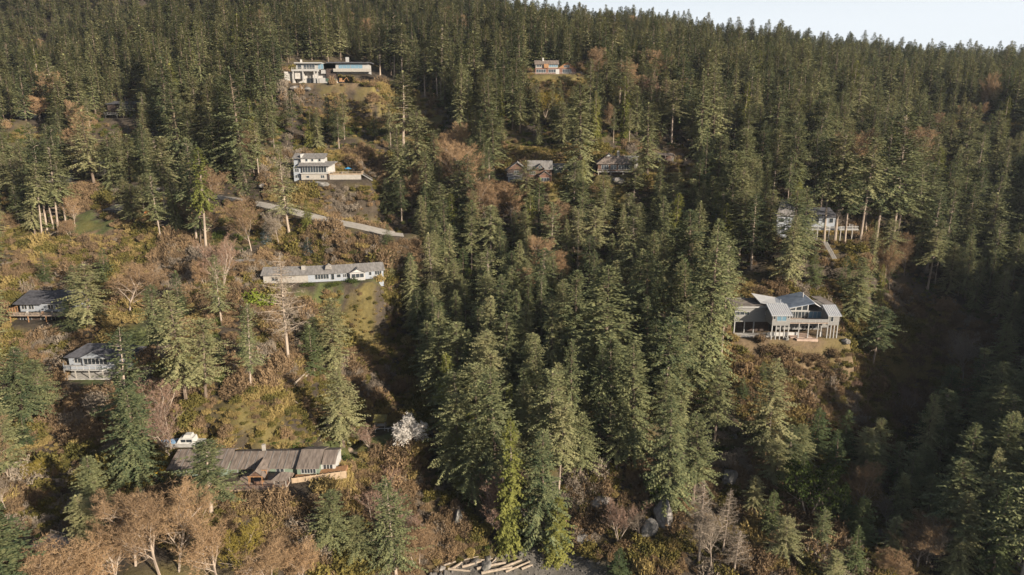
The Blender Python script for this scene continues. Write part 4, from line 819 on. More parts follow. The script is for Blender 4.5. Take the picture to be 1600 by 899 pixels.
def snag(seed, H=22., base=.3, RAD=4.5, n_=60):
    random.seed(seed); tr = MB(); cr = Q()
    tr.tube((0,0,-1.5),(0,0,H*.5),H*.012,H*.008,7); tr.tube((0,0,H*.5),(U(-.5,.5),0,H),H*.008,.02,6)
    for i in range(n_):
        t_ = i/n_; z = H*(base + (1-base)*t_*.98); a = i*2.4+U(-.4,.4); L = RAD*(1-t_)**.7*U(.55,1.15)+.3
        d = Vector((math.cos(a),math.sin(a),U(-.12,.22))); p = Vector((0,0,z)); k = 4; pts = [p]
        for j in range(k): d = (d+Vector((U(-.15,.15),U(-.15,.15),U(-.05,.18)))).normalized(); pts.append(pts[-1]+d*L/k)
        for j in range(k): tr.tube(pts[j], pts[j+1], .07*(1-j/k)+.015, .07*(1-(j+1)/k)+.012, 3)
        for _ in range(int(L*7)):
            j = random.randrange(1, k+1); s = pts[j-1].lerp(pts[j], U(0,1)); e = s+Vector((U(-1,1),U(-1,1),U(-.7,.6))).normalized()*U(.5,1.3); blade(cr, s, e, .03)
            for _ in range(3): f = s.lerp(e, U(.3,1)); blade(cr, f, f+Vector((U(-1,1),U(-1,1),U(-.7,.5))).normalized()*U(.25,.6), .022)
    return tr, cr
def dome(seed, n_=260, H=1.6, Rr=1.3, L=.6, w_=.03, leaf=0, lr=.12):
    """low brush: many upright twigs (and leaves) filling an uneven mound"""
    random.seed(seed); cr = Q(); bl = [(U(-.6,.6)*Rr, U(-.6,.6)*Rr, U(.5,1)) for _ in range(5)]
    for _ in range(n_):
        bx, by, bh = random.choice(bl); a = U(0,6.28); r_ = Rr*.55*math.sqrt(U(0,1)); x, y = bx+r_*math.cos(a), by+r_*math.sin(a)
        z = H*bh*(1-(r_/(Rr*.6))**2*.7)*U(.35,1.0); p = Vector((x, y, max(0,z-L*.6))); e = p+Vector((math.cos(a)*U(0,.6),math.sin(a)*U(0,.6),U(.3,1))).normalized()*L*U(.6,1.3); blade(cr, p, e, w_)
        for _ in range(leaf):
            c = p.lerp(e, U(.3,1.1))+Vector((U(-.15,.15),U(-.15,.15),U(-.1,.1))); u = Vector((U(-1,1),U(-1,1),U(-.6,.6))).normalized()*lr; v = Vector((U(-1,1),U(-1,1),U(-.6,1))).normalized()*lr*.7; cr.quad(c-u,c-v,c+u,c+v)
        if not leaf:
            for _ in range(3): f = p.lerp(e, U(.3,1)); blade(cr, f, f+Vector((U(-1,1),U(-1,1),U(-.1,1))).normalized()*L*.55, w_*.8)
    return cr
SPEC = {}   # kind -> list of (trunk mesh, crown mesh, natural height, natural radius)
def reg(kind, pairs, H, Rr, leafm, barkm):
    L = []
    for i, (t_, c_) in enumerate(pairs): L.append((t_.mesh(kind + '_trunk', barkm), c_.mesh(kind + '_crown', leafm), H, Rr))
    SPEC[kind] = L
reg('fir', [conifer(s, 25, 4.9, b_*.8, p_*.85, dr, 2.6, .82, .23, sp*.5, lu) for s, b_, p_, dr, sp, lu in
    [(1,.12,.72,.30,0,.3),(2,.2,.8,.42,.1,.4),(3,.28,.62,.30,.15,.5),(4,.10,.9,.45,0,.3),(5,.18,.68,.38,.1,.55),(6,.34,.6,.25,.2,.5),(7,.08,.8,.5,0,.35),(8,.22,.75,.3,.1,.6),(9,.3,.42,.2,.3,.9),(10,.2,.5,.35,.3,.8)]], 25, 4.3, FIR, BARK)
reg('tall', [conifer(s, 27, 4.6, b_*.85, .5, .28, 2.5, .85, .24, .08, .6, tfac=.72) for s, b_ in [(11,.45),(12,.52),(13,.42),(14,.58)]], 27, 4.0, FIR, BARKP)
reg('cedar', [conifer(s, 20, 3.4, .04, .72, .75, 2.2, .75, .26, 0, .3, dead=0) for s in (21,22,23)], 20, 3.4, CEDAR, BARKP)
reg('cedar_high', [conifer(25, 22, 3.3, .42, .6, .6, 1.7, .85, .30, 0, .4)], 22, 3.3, CEDAR, BARKP)
reg('young', [conifer(s, 13, 2.7, .05, .85, .2, 1.3, .75, .26, 0, .2, dead=0) for s in (31,32,33)], 13, 2.7, PINE, BARK)
reg('airy', [conifer(s, 24, 5.2, .24, .5, .2, 1.9, .85, .22, .25, .8, tfac=1.0) for s in (36,37)], 24, 5.0, FIR, BARKP)
reg('spruce', [conifer(41, 12, 2.6, .06, .8, .1, 1.2, .8, .26, .1, .3, dead=0)], 12, 2.6, SPRUCE, BARKP)
reg('alder', [broadleaf(s, 16, .62, 4, 1, .030, None, .45, 10, 1.2, .22) for s in (51,52,53)], 16, 4.2, TWIG, BARKP)
reg('maple', [broadleaf(s, 12, .95, 4, 2, .032, None, .25, 8, 1.2, .3) for s in (56,57)], 12, 5.0, TWIG, BARKP)
reg('pinktree', [broadleaf(59, 12, .5, 3, 3, .035, None, .5, 10, 1.0, .15, 2)], 12, 3.0, TWIGP, BARKP)
reg('greytree', [broadleaf(61, 14, .8, 4, 1, .03, None, .3, 9, 1.0, .3, .7)], 14, 4.5, TWIGD, BARKP)
reg('snag', [snag(s, 22, .28, 4.6, 62) for s in (65,66)], 22, 4.6, TWIGD, BARKP)
reg('blossom', [broadleaf(71, 8, 1.0, 3, 3, .035, (.12, 4), .2, 10, 1.0, .2, 1.6)], 8, 4.2, BLOSSOM, BARK)
reg('arbutus', [broadleaf(s, 11, .95, 3, 2, .03, (.2, 3), .25, 9, 1.0, .35, 1.2) for s in (76,77)], 11, 4.0, LEAF, BARKP)
reg('budding', [broadleaf(81, 9, .8, 3, 3, .035, (.10, 1), .35, 9, 1.0, .2, 1.4)], 9, 3.2, TWIGG, BARKP)
def shrubs(kind, leafm, seeds, **k):
    SPEC[kind] = [(None, dome(s, **k).mesh(kind, leafm), 1.7, 1.5) for s in seeds]
shrubs('brown_shrub', BRUSH, (91,92,93), n_=420, w_=.026); shrubs('green_shrub', LEAF, (94,95), n_=260, leaf=3); shrubs('hedge', LEAFG, (96,), n_=320, leaf=4, lr=.13)
shrubs('gold_shrub', LEAFY, (97,), n_=260, leaf=3); shrubs('tan_shrub', BRUSHT, (98,99), n_=420, w_=.026); shrubs('pink_shrub', TWIGP, (100,), n_=420, w_=.026)
SPEC['stuff_bramble'] = [(None, dome(s, n_=200, leaf=3, lr=.15).mesh('bramble', BRUSHM), 1.7, 1.5) for s in (102,103)]
def lowtree(seed, H, Rr, b_):
    t_, c_ = conifer(seed, H, Rr*1.2, b_*.6, .8, .3, 1.3, 1.25, .26, 0, .5, top=.3, tfac=1.0, dead=0); return t_, c_
LOW = [lowtree(s, 25, 4.2, b_) for s, b_ in ((111,.12),(112,.2),(113,.3),(114,.1),(115,.4),(116,.25))]

# ------------------------------------------------------------ where things grow (areas of the slope seen in the photograph)
OPEN = [[(0,335),(60,375),(120,365),(170,350),(240,345),(330,395),(400,400),(430,455),(330,450),(240,475),(170,445),(0,455)],
 [(330,300),(430,310),(640,362),(660,400),(640,480),(655,560),(690,640),(690,700),(620,760),(560,705),(520,690),(350,690),(340,610),(400,590),(560,560),(520,470),(400,450),(400,400),(420,380)],
 [(110,270),(210,290),(250,330),(170,345),(100,340)], [(400,765),(560,730),(660,720),(760,830),(760,899),(400,899)], [(1130,535),(1330,540),(1440,650),(1390,700),(1230,700),(1140,640)],
 [(440,128),(620,118),(700,180),(680,215),(560,200),(440,170)], [(1330,520),(1400,450),(1480,470),(1600,560),(1600,640),(1420,650)], [(400,235),(620,240),(620,330),(420,330)],
 [(0,690),(150,700),(140,830),(0,840)], [(770,230),(1130,235),(1120,300),(780,300)], [(880,745),(1200,700),(1250,899),(880,899)], [(0,440),(330,450),(340,700),(0,700)], [(1170,690),(1430,690),(1450,910),(1170,910)], [(820,110),(925,108),(925,165),(820,160)],
 [(1200,330),(1400,365),(1430,430),(1300,420),(1210,400)], [(140,690),(400,690),(420,899),(140,899)], [(340,445),(640,445),(600,600),(360,620)], [(1120,440),(1340,440),(1350,560),(1120,560)], [(680,870),(960,870),(980,899),(680,899)], [(440,100),(600,95),(600,130),(440,130)], [(1380,195),(1600,190),(1600,225),(1380,230)]]
KEEP = [(448,92,585,142),(834,92,900,120),(455,236,582,285),(410,395,597,446),(352,688,535,770),(262,676,352,742),(1145,458,1316,540),(98,535,236,592),(18,458,112,512),(168,158,215,190),(26,170,66,192),(786,232,862,282),(928,236,1000,282),(1022,240,1062,262),
        (1205,325,1335,388),(345,301,420,322),(415,315,500,342),(495,332,570,357),(560,345,628,374),(583,650,628,682),(166,318,232,348),(92,245,160,296),(615,655,660,705),(640,140,700,205),(560,128,660,170),(1130,540,1330,640),(680,880,960,899)]
def make_rng_pts(x0, x1, y0, y1, s):
    a, b_ = np.meshgrid(np.arange(x0, x1, s), np.arange(y0, y1, s)); a = a + rng.uniform(-.42, .42, a.shape)*s; b_ = b_ + rng.uniform(-.42, .42, a.shape)*s; return a.ravel(), b_.ravel()
def offpads(x, y, mg=1.5):
    ok = np.ones(len(x), bool)
    for cx, cy, hx, hy, yaw, pz, m in PADS:
        c, s = math.cos(yaw), math.sin(yaw); u = (x-cx)*c+(y-cy)*s; v = -(x-cx)*s+(y-cy)*c; ok &= ~((np.abs(u) < hx+mg) & (np.abs(v) < hy+mg))
    return ok
def offroad(x, y, d):
    d2 = ((x[:, None]-ROAD[None, :, 0])**2 + (y[:, None]-ROAD[None, :, 1])**2).min(1); return d2 > d*d
def openzone(px, py):
    o = np.zeros(len(px), bool)
    for p in OPEN: o |= inpoly(px, py, p)
    return o
PLANTS = []   # dicts: kind, x, y, z, h, w, key
# --- trees picked out of the photograph: (x top, y top, x base, y base, width px, kind)
KEYS = [
 (62,262,66,372,34,'tall'),(78,225,74,362,40,'tall'),(95,232,92,366,40,'tall'),(85,262,84,358,34,'tall'),(98,250,104,357,36,'tall'),(40,290,48,350,34,'fir'),
 (245,220,258,336,44,'tall'),(252,222,262,332,40,'tall'),(237,276,253,381,34,'tall'),(292,225,307,373,42,'tall'),(312,240,322,391,38,'cedar_high'),(205,290,211,352,30,'fir'),(192,280,203,350,30,'fir'),
 (150,180,150,300,50,'fir'),(168,215,178,300,40,'fir'),(130,200,135,285,46,'fir'),(205,215,205,300,44,'fir'),(225,250,226,320,34,'fir'),
 (368,120,385,300,70,'fir'),(345,160,350,280,60,'fir'),(400,230,388,325,30,'fir'),(447,235,452,370,50,'airy'),(478,315,481,362,30,'cedar'),(285,140,285,260,50,'fir'),(258,100,262,225,44,'fir'),(320,170,320,250,50,'fir'),
 (268,455,292,634,64,'fir'),(312,500,322,628,52,'fir'),(285,425,285,500,34,'young'),(242,445,250,560,44,'fir'),(128,415,140,515,60,'fir'),(160,390,165,442,34,'young'),(110,470,118,530,50,'fir'),(68,395,72,442,26,'young'),(118,415,120,460,30,'young'),
 (374,475,392,612,40,'airy'),(378,490,385,560,26,'young'),(345,525,345,565,22,'young'),
 (176,512,203,700,74,'airy'),(190,600,215,750,84,'fir'),(32,540,42,668,64,'fir'),(62,560,70,650,50,'fir'),(8,550,4,720,60,'fir'),(20,640,16,760,46,'fir'),
 (445,400,451,568,86,'snag'),(472,510,492,588,46,'young'),(513,468,520,578,56,'fir'),(492,495,494,560,40,'fir'),
 (318,684,331,812,84,'airy'),(150,705,160,812,64,'fir'),(128,765,140,880,76,'fir'),(60,720,60,752,26,'budding'),
 (8,770,20,980,110,'fir'),(516,762,522,875,60,'fir'),(610,738,622,930,76,'airy'),(560,800,566,890,50,'fir'),
 (684,480,690,640,58,'fir'),(702,548,708,700,58,'cedar'),(660,500,668,610,40,'fir'),(728,640,736,760,60,'cedar'),(768,572,775,780,84,'fir'),(790,645,793,862,64,'cedar'),(845,660,850,872,76,'fir'),(868,770,868,878,60,'cedar'),(742,480,748,590,36,'fir'),(776,500,780,600,40,'fir'),
 (922,420,938,640,108,'fir'),(855,470,862,610,44,'fir'),(831,525,838,660,38,'fir'),(884,530,892,690,44,'fir'),(932,535,936,690,44,'fir'),(992,552,994,650,42,'fir'),(905,640,905,760,50,'fir'),(960,620,962,740,46,'fir'),
 (1005,395,1010,540,60,'fir'),(1085,350,1098,600,84,'fir'),(1116,380,1126,568,46,'tall'),(1035,610,1040,800,76,'fir'),(1075,640,1082,790,60,'fir'),(1110,560,1115,700,50,'fir'),(1060,560,1062,690,44,'fir'),(1020,500,1024,620,46,'fir'),
 (1205,560,1198,730,64,'fir'),(1332,404,1332,505,54,'fir'),(1366,470,1364,535,30,'young'),(1270,396,1268,452,32,'young'),(1322,402,1318,462,38,'young'),(1240,298,1236,425,54,'fir'),(1262,296,1255,412,40,'fir'),(1200,300,1196,400,40,'fir'),(1230,340,1228,450,44,'fir'),
 (1405,190,1390,412,70,'tall'),(1385,215,1366,393,60,'tall'),(1415,240,1398,392,60,'tall'),(1365,250,1352,372,50,'tall'),(1335,250,1319,385,50,'tall'),(1310,215,1304,378,56,'tall'),(1295,225,1287,380,46,'tall'),(1345,225,1344,376,50,'tall'),
 (1010,168,1011,285,44,'fir'),(912,140,907,292,66,'fir'),(987,250,989,324,36,'tall'),(1025,258,1026,335,28,'fir'),(815,255,822,335,58,'fir'),(935,270,940,350,50,'fir'),(880,165,878,240,30,'fir'),
 (622,28,616,121,30,'tall'),(605,45,594,118,30,'tall'),(632,45,628,125,34,'tall'),(690,50,688,160,36,'tall'),(700,65,684,162,30,'tall'),(668,70,664,156,34,'tall'),(745,60,742,170,44,'fir'),(722,100,722,190,36,'fir'),(625,120,630,230,60,'airy'),
 (650,180,655,300,50,'fir'),(625,205,628,330,46,'fir'),(760,185,762,260,36,'fir'),(718,110,720,230,36,'fir'),
 (1500,760,1490,905,64,'fir'),(1588,620,1592,930,110,'airy'),(1525,610,1520,720,50,'fir'),(1570,505,1562,610,50,'fir'),(1482,612,1478,710,40,'young'),(1560,640,1556,800,70,'fir'),(1420,700,1414,800,44,'airy'),(1250,705,1252,770,26,'young'),(1490,665,1488,740,46,'fir'),
 (1160,210,1158,340,46,'fir'),(1120,115,1115,250,50,'fir'),(1090,120,1092,260,44,'fir'),(1060,95,1062,210,44,'fir'),(1305,170,1303,240,26,'fir'),
 # shaded firs of the lower right bluff
 (1185,637,1183,715,51,'fir'),(1212,689,1210,768,49,'fir'),(1232,663,1234,740,49,'airy'),(1300,670,1301,745,40,'young'),(1322,642,1320,722,49,'young'),(1345,664,1346,738,41,'fir'),(1370,650,1369,728,34,'fir'),(1398,686,1396,772,35,'airy'),(1290,731,1292,800,42,'young'),(1318,751,1315,830,46,'young'),(1345,770,1342,850,52,'young'),(1405,736,1405,830,37,'fir'),(1362,686,1361,770,40,'airy'),(1206,764,1205,840,43,'young'),(1226,802,1225,880,52,'airy'),(1178,742,1176,800,47,'fir'),(1280,789,1277,860,34,'airy'),(1395,803,1392,880,39,'airy'),(1440,692,1438,775,52,'fir'),(1452,735,1449,820,40,'airy'),(1335,818,1337,900,36,'young'),(1300,854,1299,925,36,'airy'),(1250,661,1252,728,47,'fir'),(1272,634,1272,712,47,'young'),(1425,645,1427,730,35,'young'),
 (45,640,45,700,30,'young'),(1190,565,1190,600,24,'young'),(1160,590,1160,625,22,'young'),(965,850,968,905,36,'young'),
 (560,385,560,402,26,'green_shrub'),(590,380,592,398,26,'green_shrub'),(535,378,536,394,24,'brown_shrub'),(605,388,606,408,26,'green_shrub'),(510,372,512,386,22,'tan_shrub'),(610,400,612,440,34,'fir'),(640,395,640,450,40,'fir'),(600,352,604,384,22,'young'),
 (1300,550,1302,560,24,'brown_shrub'),(1318,570,1320,582,26,'brown_shrub'),(1312,590,1314,602,24,'green_shrub'),(1330,592,1332,606,28,'pink_shrub'),(1292,566,1293,576,20,'tan_shrub'),(1326,612,1330,628,30,'brown_shrub'),(1345,625,1348,645,30,'brown_shrub'),(1306,615,1308,628,22,'tan_shrub'),
 (435,338,438,392,36,'greytree'),(482,372,484,406,32,'spruce'),(416,348,418,385,20,'spruce'),
 # bare and broadleaf trees
 (345,383,349,452,32,'pinktree'),(195,425,202,492,70,'alder'),(865,328,868,402,38,'alder'),(842,378,846,450,44,'alder'),(876,400,874,450,30,'alder'),(722,240,726,330,66,'alder'),(640,285,642,335,40,'alder'),(662,268,664,330,30,'alder'),(765,292,768,350,50,'alder'),(800,300,800,352,40,'alder'),
 (1020,92,1018,140,50,'alder'),(1018,128,1016,170,44,'pinktree'),(1320,225,1316,330,64,'alder'),(60,155,62,190,40,'maple'),(112,345,110,372,20,'maple'),(318,410,322,452,30,'maple'),
 (205,770,212,890,84,'alder'),(250,775,252,905,80,'alder'),(285,780,280,900,76,'alder'),(345,812,345,920,70,'alder'),(190,830,190,920,60,'alder'),(70,850,80,960,110,'maple'),(110,870,120,960,80,'maple'),(15,750,10,800,36,'greytree'),(420,840,424,920,60,'maple'),(390,820,392,905,50,'budding'),(470,850,470,915,50,'maple'),
 (655,815,654,892,56,'maple'),(630,780,628,840,44,'pinktree'),(580,762,582,815,50,'pinktree'),(240,600,250,675,40,'pinktree'),(262,640,268,720,46,'pinktree'),
 (1500,528,1504,605,44,'greytree'),(1352,728,1340,815,44,'alder'),(1432,812,1432,900,64,'alder'),(1382,860,1382,910,44,'maple'),(1448,810,1446,890,50,'greytree'),(1380,780,1384,830,30,'greytree'),
 (1098,742,1092,885,72,'snag'),(1135,755,1128,870,50,'snag'),(1150,820,1146,900,56,'snag'),(1118,800,1110,900,50,'greytree'),(637,657,636,703,50,'blossom'),(576,668,577,705,26,'pinktree'),
 (1265,722,1262,815,64,'arbutus'),(1030,740,1026,790,40,'arbutus'),(1420,615,1416,655,60,'pinktree'),(765,735,768,830,44,'pinktree'),(780,780,782,840,36,'pinktree'),(900,480,905,540,30,'alder'),(820,430,822,500,34,'alder'),(745,300,745,370,40,'alder'),(1465,180,1465,200,40,'alder'),(1550,190,1552,215,50,'pinktree'),(850,150,852,185,36,'budding'),(965,780,965,850,34,'pinktree'),(1000,800,1000,850,34,'greytree'),
 (405,448,405,476,44,'hedge'),(248,724,249,744,20,'gold_shrub'),(500,755,520,790,50,'brown_shrub'),
 (480,440,482,452,20,'green_shrub'),(520,438,522,446,22,'green_shrub'),(548,432,549,442,20,'green_shrub'),(392,420,394,432,24,'tan_shrub'),(1140,505,1141,517,16,'hedge'),(560,724,565,745,34,'brown_shrub'),(600,716,606,745,50,'pink_shrub'),
]
KIDX = {}
for xt, yt, xb, yb, wd, kind in KEYS:
    x, y, z = hit(xb, min(yb, 893))
    if yb > 893:
        x2, y2, z2 = wpos(xb, yb, y - (yb-893)*.13); x, y = x2, y2; z = float(gz([x], [y])[0])
    d = proj(x, y, z)[2]; hpx = proj(x, y, z)[1] - yt
    h_ = hpx * d / F / .96 if yt < 890 else 10
    PLANTS.append(dict(kind=kind, x=x, y=y, z=z, h=max(h_, 1.2), w=wd*d/F*1.08, key=True))
# --- forest fill
X_, Y_ = make_rng_pts(-340, 340, 120, 440, 6.9)
X2, Y2 = make_rng_pts(100, 330, -20, 120, 8); X_ = np.concatenate([X_, X2]); Y_ = np.concatenate([Y_, Y2])
Z_ = gz(X_, Y_); px, py, dd_ = proj(X_, Y_, Z_)
ok = (Z_ > 3.5) & offpads(X_, Y_) & offroad(X_, Y_, 7) & (X_ > -.86*Y_-20) & ~(openzone(px, py) & (px > -40) & (px < 1640))
ok &= ~((Y_ < 125) & (X_ < 130))
kx = np.array([[p['x'], p['y'], p['w']] for p in PLANTS if p['kind'] not in ('hedge',)])
ok &= (((X_[:, None]-kx[:, 0])**2 + (Y_[:, None]-kx[:, 1])**2) > np.minimum(3.2, kx[:, 2]*.45+1)**2).all(1)
X_, Y_, Z_, px, py, dd_ = [a[ok] for a in (X_, Y_, Z_, px, py, dd_)]
Hh = rng.normal(20.5, 5.2, len(X_)).clip(8, 32); Hh *= np.where(rng.random(len(X_)) < .15, .55, 1)
Hh = np.where((px > 690) & (px < 1120) & (py > 480) & (py < 700), Hh*.95, Hh)
kk = rng.random(len(X_)); cl = vnoise(X_/28+5, Y_/28)
kinds = np.where(kk < .62, 'fir', np.where(kk < .82, 'tall', np.where(kk < .9, 'airy', np.where(kk < .96, 'cedar', 'young')))).astype(object)
kinds[(cl > .72) & (rng.random(len(X_)) < .4) & (Y_ < 400)] = 'alder'; Hh = np.where(kinds == 'alder', Hh*.66, Hh)
for k in range(len(X_)):
    pt = proj(X_[k], Y_[k], Z_[k] + Hh[k]*.97); r_ = 4.4*F/dd_[k]; bad = False; low = py[k]
    for a0, b0, a1, b1 in KEEP:
        if px[k] + r_ > a0 and px[k] - r_ < a1 and pt[1] < b1 - 1 and low > b0 + (b1-b0)*.85: bad = True; break
    if bad: continue
    PLANTS.append(dict(kind=kinds[k], x=X_[k], y=Y_[k], z=Z_[k], h=Hh[k], w=Hh[k]*rng.uniform(.29,.50)*(1.5 if kinds[k]=='alder' else 1)*(1.25 if kinds[k]=='young' else 1), key=False))
NAME = dict(fir='fir_tree', tall='fir_tree', airy='fir_tree', cedar='cedar_tree', cedar_high='cedar_tree', young='young_conifer', spruce='blue_spruce', alder='bare_alder', maple='bare_maple', pinktree='budding_tree', greytree='bare_grey_tree', snag='dead_conifer', blossom='blossom_tree', arbutus='arbutus_tree', budding='willow_tree',
            hedge='hedge_shrub', gold_shrub='gold_shrub', brown_shrub='brown_shrub', green_shrub='green_shrub', tan_shrub='grass_clump', pink_shrub='pink_shrub')
CAT = dict(fir='fir tree', tall='fir tree', airy='fir tree', cedar='cedar tree', cedar_high='cedar tree', young='young conifer', spruce='spruce tree', alder='bare tree', maple='bare tree', pinktree='bare tree', greytree='bare tree', snag='dead tree', blossom='blossom tree', arbutus='evergreen tree', budding='willow',
           hedge='shrub', gold_shrub='shrub', brown_shrub='shrub', green_shrub='shrub', tan_shrub='grass clump', pink_shrub='shrub')
for p in PLANTS:
    a = proj(p['x'], p['y'], p['z']); b_ = proj(p['x'], p['y'], p['z']+p['h']); p['px'], p['pb'], p['pt'], p['d'] = b_[0], a[1], b_[1], a[2]
    on = -25 < p['px'] < 1625 and p['pb'] > 0 and p['pt'] < 905
    p['size'] = (a[1]-b_[1]) if on else -1
cnt = {}
for p in sorted(PLANTS, key=lambda q: (-q['key'], -q['size'])):
    nm = NAME[p['kind']]; cnt[nm] = cnt.get(nm, 0) + 1
    p['solo'] = p['key'] or (p['size'] > 0 and cnt[nm] <= (300 if nm == 'fir_tree' else 60))

# --- labels: look plus the nearest landmark, told apart by order of distance
LM = [(1230,495,'the stilted grey house'),(400,715,'the green ranch house'),(285,690,'the white cabin cruiser'),(500,420,'the long grey house'),(500,255,'the white sunroom house'),(515,115,'the modern flat house'),(866,106,'the orange timber house'),(826,258,'the dark timber house'),
      (964,258,'the brown hip roofed house'),(1265,350,'the blue grey house'),(165,560,'the white balcony house'),(60,485,'the cluttered deck house'),(198,332,'the dark low cabin'),(190,172,'the white railed forest house'),(45,180,'the white panelled house'),(120,265,'the red brown house'),
      (637,680,'the white blossom tree'),(450,480,'the bare pale conifer'),(620,365,'the lower road end'),(350,310,'the upper road bend'),(850,885,'the gravel beach'),(740,885,'the driftwood pile'),(1030,810,'the pale rock face'),(1100,810,'the cliff snag'),(595,665,'the mossy garden pavilion'),
      (700,190,'the grassy knoll path'),(1262,765,'the round arbutus'),(1340,600,'the golden brush slope'),(1045,250,'the small open carport'),(245,735,'the yellow shrub')]
def look(p):
    k = p['kind']; ar = p['w']/max(p['h'], .1); s = 'tall' if p['h'] > 24 else ('medium' if p['h'] > 16 else 'small')
    shape = 'narrow' if ar < .31 else ('broad' if ar > .38 else 'conical')
    return dict(fir=f'{s} {shape} green fir', tall=f'{s} {shape} bare trunked fir', airy=f'{s} open branched fir', cedar=f'{s} {shape} yellow green cedar', cedar_high=f'{s} bare trunked cedar', young=f'{shape} young dark green conifer', spruce='small silvery blue spruce',
        alder=f'{s} leafless tan alder', maple=f'{s} wide leafless maple', pinktree=f'{s} pinkish leafless tree', greytree=f'{s} leafless grey tree', snag=f'{s} dead pale conifer', blossom='rounded tree in white blossom', arbutus='rounded broadleaf evergreen tree', budding='small yellow green budding tree',
        hedge='bright green clipped shrub', gold_shrub='golden yellow shrub', brown_shrub='brown leafless shrub', green_shrub='dark green shrub', tan_shrub='pale dry grass clump', pink_shrub='pinkish leafless shrub')[k]
ORD = ['', 'second ', 'third ', 'fourth ', 'fifth ', 'sixth ', 'seventh ', 'eighth ', 'ninth ', 'tenth ', 'eleventh ', 'twelfth ']
solos = [p for p in PLANTS if p['solo']]; buck = {}
for p in solos:
    cx_, cy_ = min(max(p['px'],5),1595), max(min((p['pt']*.6+p['pb']*.4), 894), 5)
    dists = sorted((math.hypot(cx_-a, cy_-b_), a, b_, n_) for a, b_, n_ in LM if math.hypot(cx_-a, cy_-b_) > 14)
    D_, a, b_, n_ = dists[0]; dx, dy = cx_-a, cy_-b_
    dr = ('right of ' if dx > 0 else 'left of ') if abs(dx) > 2.2*abs(dy) else (('downhill of ' if dy > 0 else 'uphill of ') if abs(dy) > 2.2*abs(dx) else (('downhill and ' if dy > 0 else 'uphill and ') + ('right of ' if dx > 0 else 'left of ')))
    p['lab'] = (look(p), dr + n_); buck.setdefault(p['lab'], []).append((D_, id(p), p))
for kx_, l in buck.items():
    l.sort(key=lambda q: q[0])
    for i, (_, _, p) in enumerate(l): p['label'] = f'{kx_[0]}, ' + (ORD[min(i, 11)] + 'nearest, ' if len(l) > 1 else '') + kx_[1]
GROUP = dict(fir_tree='fir trees of the hillside forest', cedar_tree='cedars among the firs', young_conifer='young conifers on the slope', bare_alder='leafless alders', bare_maple='leafless maples', budding_tree='pinkish leafless trees', bare_grey_tree='leafless grey trees', dead_conifer='dead conifers', blue_spruce='blue spruces above the long grey house', arbutus_tree='broadleaf evergreens', blossom_tree='trees in white blossom')
for p in solos:
    sp = SPEC[p['kind']]; r_ = random.Random(int(p['x']*13+p['y']*7)); tm, cm, H0, R0 = sp[r_.randrange(len(sp))]
    sz = p['h']/H0; sx = p['w']/2/R0; sx = min(max(sx, sz*.75), sz*1.8); sc_ = (sx, sx, sz); rot = (0, 0, r_.uniform(0, 6.28)); nm = NAME[p['kind']]; pos = (p['x'], p['y'], p['z']-.1)
    if tm is None: o = link(nm, cm, loc=pos, rot=rot, sca=sc_)
    else:
        o = link(nm, None, loc=pos, rot=rot, sca=sc_); o.rotation_euler[0] = r_.uniform(-.05,.05); o.rotation_euler[1] = r_.uniform(-.05,.05)
        link('trunk', tm, o); link('crown', cm, o)
    tag(o, p['label'], CAT[p['kind']], GROUP.get(nm) )
print('plants', len(PLANTS), 'solo', len(solos), cnt)

